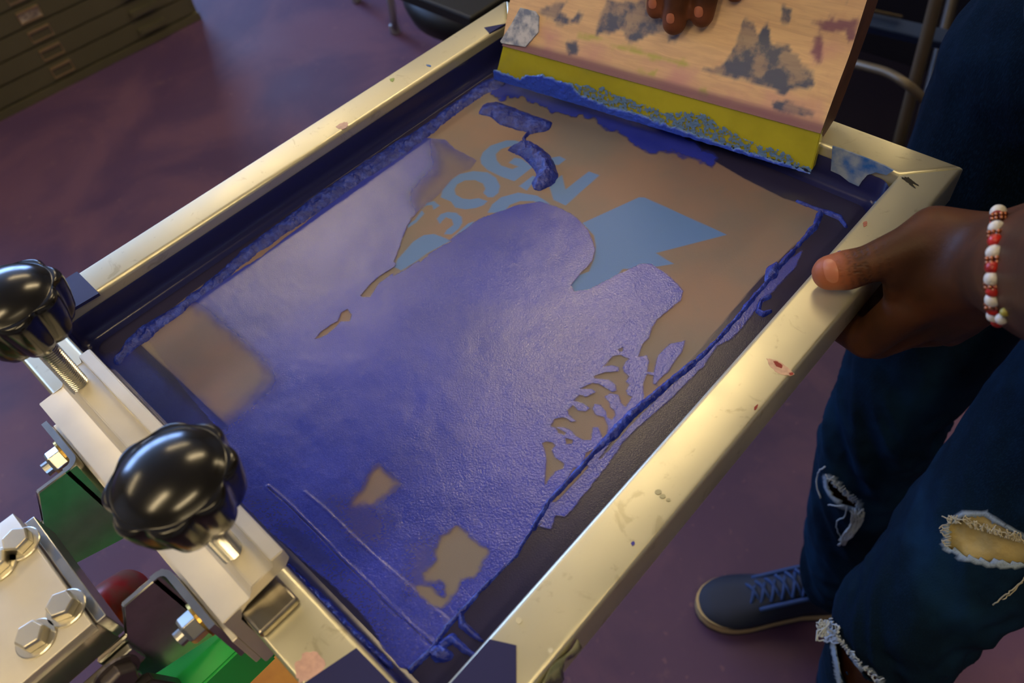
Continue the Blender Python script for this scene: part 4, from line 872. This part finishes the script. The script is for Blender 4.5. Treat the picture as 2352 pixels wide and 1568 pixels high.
for i in range(nvx):
    p = vc[i]; z = p[2]
    a = noise.noise(Vector((p[0] * 7, p[1] * 7, z * 22 + p[0] * 30))); b = noise.noise(Vector((p[0] * 18, p[1] * 18, z * 45 - p[1] * 40)))
    kf = math.exp(-((z - .47) / .10) ** 2) + .9 * math.exp(-((z - .13) / .09) ** 2) + .35
    disp[i] = (abs(a) * -.016 + b * .005 + .003) * kf
vc += nr * disp[:, None]; me.vertices.foreach_set('co', vc.astype(np.float32).ravel()); me.update()
DEN = mat('dark_blue_denim', (.010, .032, .085), .95, 0, spec=.06)
c = mixc(DEN, ramp(DEN, tnoise(DEN, 7, 4, None, .6), .42, .66), (.0030, .010, .022), (.0072, .028, .066)); gz = DEN.node_tree.nodes.new('ShaderNodeSeparateXYZ'); tcj = DEN.node_tree.nodes.new('ShaderNodeTexCoord'); DEN.node_tree.links.new(tcj.outputs['Object'], gz.inputs[0]); c = mixc(DEN, mth(DEN, 'MULTIPLY', ramp(DEN, gz.outputs[2], .55, .85), .8), c, (.0012, .0040, .0095)); c = mixc(DEN, mth(DEN, 'MULTIPLY', attr(DEN, 'fray'), .9), c, (.30, .38, .46))  # denim darkens towards the hips: shade of the upper body put into the colour
c = mixc(DEN, mth(DEN, 'MULTIPLY', ramp(DEN, tnoise(DEN, 900, 2, (1, 1, .25)), .45, .7), .25), c, (.008, .026, .060)); DEN.node_tree.links.new(c, bsdf(DEN).inputs['Base Color'])
addbump(DEN, tnoise(DEN, 700, 3, (1, 1, .3)), .5, .0008)
RIPS = {'thigh': [(2178, 1215), (2200, 1190), (2232, 1184), (2262, 1190), (2300, 1212), (2352, 1240), (2400, 1262), (2400, 1295), (2340, 1291), (2260, 1288), (2215, 1275), (2180, 1255)],
        'knee_far': [(1899, 1100), (1906, 1100), (1925, 1125), (1950, 1146), (1968, 1158), (1962, 1168), (1938, 1158), (1912, 1136), (1900, 1118)],
        'knee_near': [(1915, 1462), (1925, 1470), (1950, 1505), (1968, 1532), (2010, 1555), (2020, 1600), (1940, 1600), (1925, 1530)]}
jb = BVHTree.FromPolygons([tuple(v_) for v_ in vc], [tuple(p.vertices) for p in me.polygons])
pxv = PJ(vc); fray = np.zeros(nvx)
cen = np.array([vc[list(p.vertices)].mean(0) for p in me.polygons]); pxc = PJ(cen); kill = np.zeros(len(cen), bool); zones = {}
fn = np.array([p.normal[:] for p in me.polygons])
for k, poly in RIPS.items():
    sd = sdf(poly, pxc, 30); cand = np.where((sd < 14) & ((fn * (CAM - cen)).sum(1) > 0))[0]
    vis = []
    for i in cand:
        d = Vector(cen[i] - CAM); dist = d.length; loc, nn, _, dd = jb.ray_cast(Vector(CAM), d.normalized())
        if loc is not None and dd > dist - .012: vis.append(i)
    vis = np.array(vis, int)
    if not len(vis): continue
    ins = vis[sd[vis] < 0]; kill[ins] = True; zones[k] = ins
    ring = vis[(sd[vis] >= 0) & (sd[vis] < 7)]
    for i in ring: fray[list(me.polygons[i].vertices)] = 1
me.attributes.new('fray', 'FLOAT', 'POINT').data.foreach_set('value', fray.astype(np.float32))
jm = bmesh.new(); jm.from_mesh(me); jm.faces.ensure_lookup_table()
bmesh.ops.delete(jm, geom=[jm.faces[i] for i in np.where(kill)[0]], context='FACES')
# open the waist hem and the leg ends
bmesh.ops.delete(jm, geom=[f_ for f_ in jm.faces if f_.calc_center_median().z < .058 or f_.calc_center_median().z > 1.16], context='FACES')
me2 = bpy.data.meshes.new('jeans'); jm.to_mesh(me2); jm.free()
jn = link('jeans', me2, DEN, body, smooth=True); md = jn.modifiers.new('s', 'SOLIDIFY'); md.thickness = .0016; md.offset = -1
# pale lining behind the thigh tear
LIN = mat('pale_yellow_lining', (.42, .33, .13), .7, 0, var=.25, vscale=40, bump=.8, bscale=45, bdist=.006)
sd = sdf(RIPS['thigh'], pxc, 30); sel = [i for i in np.where((sd < 12) & ((fn * (CAM - cen)).sum(1) > 0))[0] if cen[i][0] > .58]
bm = bmesh.new(); vm = {}
for i in sel:
    p = me.polygons[i]; vs = []
    for vi in p.vertices:
        if vi not in vm: vm[vi] = bm.verts.new(Vector(vc[vi] - nr[vi] * (.004 + .003 * noise.noise(Vector(vc[vi]) * 60))))
        vs.append(vm[vi])
    bm.faces.new(vs)
o = obj('lining_patch', bm, LIN, jn, smooth=True); o['label'] = 'pale yellow cloth showing through the thigh tear'
# frayed threads
THR = mat('white_frayed_cotton', (.42, .48, .52), .8); THY = mat('cream_frayed_cotton', (.40, .36, .24), .8)
def threads(spec, name, m_, label, bv=jb):
    bm = bmesh.new()
    for (pts, r) in spec:
        P = []
        for (x, y) in smooth_path([np.array([a, b, 0.]) for a, b in pts], 5) if False else [(q[0], q[1]) for q in smooth_path([np.array([a, b, 0.]) for a, b in pts], 5)]:
            l_, nn = hit(bv, x, y)
            if l_ is None or (P and (l_ - P[-1]).length > .05): P.append((P[-1] if P else Vector(U(x, y, .45))) + Vector((0, 0, 0)) if not P else Vector(CAM + P3(x, y) * ((P[-1] - Vector(CAM)).dot(Vector(Rm[2]))))) ; continue
            P.append(l_ + nn * (.0022 + random.random() * .002))
        if len(P) > 2: tube(P, r, 5, bm)
    o = obj(name, bm, m_, jn, smooth=True); o['label'] = label; o['kind'] = 'stuff'
R2 = random.Random(4); sp = []
for k in range(26):
    f_ = R2.random(); x0 = 1952 + 26 * f_; y0 = 1168 + R2.uniform(-6, 12); sp.append(([(x0 + R2.uniform(-4, 10), y0), (1968 + R2.uniform(-14, 14), 1190 + R2.uniform(-8, 8)), (1952 + R2.uniform(-8, 8), 1222 + R2.uniform(-6, 6)), (1938 + R2.uniform(-12, 6), 1240 + R2.uniform(-6, 10))], .0009))
sp += [([(1900, 1068), (1884, 1085), (1880, 1115), (1888, 1142)], .0009), ([(1945, 1160), (1940, 1180), (1925, 1196), (1928, 1220), (1940, 1232)], .0008), ([(1908, 1156), (1925, 1158), (1940, 1157)], .0008)]
for k in range(14): t = k / 13; x, y = 1902 + 64 * t, 1098 + 58 * t; sp.append(([(x, y), (x + R2.uniform(-6, 8), y - 6), (x + R2.uniform(-10, 12), y - 12)], .0006))
threads(sp, 'frayed_thread', THR, 'white threads hanging from the tear of the far knee')
sp = []
for k in range(34):
    cx_, cy_ = 1902 + R2.uniform(-20, 26), 1448 + R2.uniform(-16, 18); sp.append(([(cx_ + R2.uniform(-16, 16), cy_ + R2.uniform(-14, 14)) for _ in range(4)], .0008))
for k in range(20): t = k / 19; x, y = 1926 + 90 * t ** 1.2, 1462 + 100 * t; sp.append(([(x, y), (x + R2.uniform(-4, 10), y - 5), (x + R2.uniform(0, 14), y - R2.uniform(-2, 12))], .0007))
threads(sp, 'frayed_thread', THR, 'white tangle of threads at the near knee tear')
sp = []
for k in range(60):
    t = R2.random(); x = 2180 + 180 * t; y = 1190 + (48 * t if x > 2230 else 6); sp.append(([(x, y + 6), (x + R2.uniform(-10, 8), y - 3), (x + R2.uniform(-14, 10), y - R2.uniform(4, 16))], .0006))
for k in range(10): x = 2178 + R2.uniform(-4, 6); y = 1205 + 50 * k / 10; sp.append(([(x + 6, y), (x - 6, y + R2.uniform(-4, 4)), (x - 14, y + R2.uniform(-10, 10))], .0006))
sp += [([(2352, 1318), (2325, 1345), (2305, 1362), (2280, 1385)], .0007), ([(2345, 1330), (2320, 1356), (2300, 1372)], .0006)]
threads(sp, 'frayed_thread', THY, 'cream threads around the thigh tear')
# shirt (outside the picture, above the waist)
bm = bmesh.new(); chain(bm, [(PV + V(0, .01, .10), .150), (V(.585, .80, 1.12), .140), (V(.56, .75, 1.30), .140)]); chain(bm, [(V(.56, .75, 1.30), .12), (V(.60, .80, 1.33), .11), (SHL, .072), (SHL + (EL - SHL) * .45, .066)]); chain(bm, [(V(.60, .80, 1.33), .11), (SHR, .072), (SHR + (ER - SHR) * .45, .066)])
o = link('shirt', remesh(bm, .008, 'shirt', 4), mat('dark_shirt', (.012, .014, .025), .85), body, smooth=True)
# shoes
UPP = mat('navy_knit_upper', (.006, .014, .040), .7, 0, bump=.5, bscale=700, bdist=.0006); SOLE = mat('cream_rubber_sole', (.46, .37, .20), .5, var=.1, vscale=20); LACE = mat('blue_lace', (.012, .045, .17), .7); OUTS = mat('dark_outsole', (.03, .02, .04), .6)
def shoe(heel, toe, label):
    heel = V(*heel, 0); toe = V(*toe, 0); d = (toe - heel); Ln = np.linalg.norm(d); d /= Ln; n = V(-d[1], d[0], 0)
    hw = [(0, .012), (.03, .028), (.08, .034), (.2, .035), (.4, .033), (.55, .038), (.7, .045), (.8, .046), (.88, .041), (.95, .030), (.985, .018), (1.0, .006)]
    tp_h = [(0, .062), (.05, .085), (.12, .098), (.25, .100), (.36, .098), (.48, .086), (.6, .070), (.72, .058), (.84, .050), (.93, .042), (1.0, .030)]
    lerp = lambda tab, t: float(np.interp(t, [a for a, _ in tab], [b for _, b in tab]))
    def shell(z0fn, z1fn, wk, arch, nm, m_, par, cap=True):
        bm = bmesh.new(); rows = []; Ns = 40; Nc = 18
        for i in range(Ns):
            t = i / (Ns - 1); t = .5 - .5 * math.cos(PI * t); w_ = lerp(hw, t) * wk; z0, z1 = z0fn(t), z1fn(t); row = []
            for j in range(Nc + 1):
                a = PI * j / Nc
                if arch: y = w_ * math.copysign(abs(math.cos(a)) ** .62, math.cos(a)) * (1 - .22 * math.sin(a)); z = z0 + (z1 - z0) * math.sin(a) ** .75
                else: y = w_ * math.cos(a) if False else w_ * max(-1, min(1, math.cos(a) * 1.5)); z = z1 if 0 < j < Nc else z0
                row.append(bm.verts.new(heel + d * t * Ln + n * y + V(0, 0, z)))
            rows.append(row)
        for a, b in zip(rows, rows[1:]):
            for j in range(Nc): bm.faces.new((a[j], a[j + 1], b[j + 1], b[j]))
            bm.faces.new((a[0], b[0], b[Nc], a[Nc]))
        bm.faces.new(rows[0]); bm.faces.new(rows[-1][::-1]); return obj(nm, bm, m_, par, smooth='auto' if not arch else True)
    sh = shell(lambda t: .027, lambda t: lerp(tp_h, t), 1.0, True, 'shoe', UPP, body); sh['label'] = label
    shell(lambda t: .006 + .004 * max(0, t - .85) / .15, lambda t: .030 + .005 * math.cos(t * 6.0) + -.002, .985, False, 'sole', SOLE, sh)
    shell(lambda t: .0, lambda t: .007, .99, False, 'outsole', OUTS, sh)
    bm = bmesh.new()
    for k in range(6):
        t = .40 + .055 * k; z = lerp(tp_h, t); wv = .022 - .001 * k
        P = [heel + d * (t * Ln + sgn * .008) + n * s_ * wv + V(0, 0, z + .002 - .010 * abs(s_) ** 2.5) for s_, sgn in ((-1, -1), (-.5, -.4), (0, .1), (.5, .5), (1, 1))]
        tube(smooth_path(P, 4), .0028, 8, bm)
        P = [heel + d * (t * Ln - sgn * .008) + n * s_ * wv + V(0, 0, z + .003 - .010 * abs(s_) ** 2.5) for s_, sgn in ((-1, -1), (-.5, -.4), (0, .1), (.5, .5), (1, 1))]
        tube(smooth_path(P, 4), .0028, 8, bm)
    obj('laces', bm, LACE, sh, smooth=True)
    for s_ in (-1, 1):
        bm = bmesh.new(); P = [heel + d * (t * Ln) + n * s_ * .026 + V(0, 0, lerp(tp_h, t) - .008) for t in (.30, .42, .54, .66)]
        tube(smooth_path(P, 4), [.004] * 12 + [.004], 8, bm); obj('lace_band', bm, LACE, sh, smooth=True)
    return sh
T1 = U(1600, 1388, .03)[:2]; dF = np.array([.70, .715]); shoe(T1 + dF * .275, T1, 'navy trainer with cream sole, toe under the screen')
shoe(AN2[:2] + dF * .065, AN2[:2] - dF * .200, 'navy trainer of the near foot')

# ------------------------------------------------------------------ bracelet
WB = mat('white_howlite_bead', (.72, .68, .58), .35, 0, var=.12, vscale=260); RB = mat('red_howlite_bead', (.55, .022, .012), .30, 0, var=.5, vscale=240); CB = mat('copper_spacer', (.42, .16, .08), .3, 1)
YB = mat('yellow_green_bead', (.35, .30, .05), .35)
br = thing('beaded_bracelet', 'bracelet of red and white beads on the wrist above the rail', 'bracelet', tuple(U(2290, 610, H + .06)))
seq = [(2293, 487, 'w', 17), (2294, 497, 's', 13), (2291, 499, 'r', 15), (2289, 523, 'w', 16.5), (2287, 537, 's', 12), (2286, 553, 'r', 15.5), (2284, 580, 'w', 17), (2283, 598, 's', 12), (2280, 615, 'r', 15.5), (2279, 640, 'w', 16.5), (2280, 655, 's', 11), (2281, 667, 'r', 15), (2280, 688, 'w', 16), (2281, 702, 's', 11), (2282, 709, 'r', 15), (2283, 724, 'w', 15), (2292, 738, 'r', 14), (2301, 732, 'w', 13), (2308, 717, 'y', 10)]
ctr = np.array([2290, 612.]); path = []
for (x, y, k, r) in seq:
    l_, nn = hit(bvh, x if 500 < y < 725 else x, min(max(y, 512), 722))
    d = P3(x, y); base = (Vector(CAM) - l_).length if l_ else .47
    dep = np.dot(np.array(l_) - CAM, Rm[2]) if l_ else .45
    rr = r / F * dep; f_ = (y - 612) / 130.0; dep2 = dep - rr * (.9 if abs(f_) < .9 else .1) + (.012 if abs(f_) > .93 else 0)
    c_ = CAM + d * dep2; path.append(c_)
    if k == 's':
        bm = bmesh.new(); dirn = Vector(Rm.T @ np.array([0.05, 1, 0])).normalized(); X_, Y_, Z_ = frame(dirn)
        for q in range(16):
            a = 2 * PI * (q % 8) / 8; bmesh.ops.create_icosphere(bm, subdivisions=2, radius=.00125, matrix=Matrix.Translation(Vector(c_) + (X_ * math.cos(a) + Y_ * math.sin(a)) * .0030 + Z_ * (.0010 if q < 8 else -.0010)))
        keep(obj('spacer', bm, CB, smooth=True), br)
    else:
        bm = bmesh.new(); bmesh.ops.create_uvsphere(bm, u_segments=24, v_segments=16, radius=rr * 1.06, matrix=Matrix.Translation(Vector(c_)))
        keep(obj('bead', bm, {'w': WB, 'r': RB, 'y': YB}[k], smooth=True), br)
# back of the loop, behind the wrist
e0, e1 = path[-1], path[0]; wc = np.array(WL); back_ = []
for k in range(1, 9):
    f_ = k / 9; q = e0 * (1 - f_) + e1 * f_; q = CAM + (q - CAM) * (1 + .11 * math.sin(PI * f_)); bm = bmesh.new()
    bmesh.ops.create_uvsphere(bm, u_segments=20, v_segments=12, radius=.0045, matrix=Matrix.Translation(Vector(q))); keep(obj('bead', bm, WB if k % 2 else RB, smooth=True), br); back_.append(q)
keep(obj('cord', tube([path[0]] + path[1:] + back_ + [path[0]], .0006, 5), mat('elastic_cord', (.6, .6, .55), .5)), br)
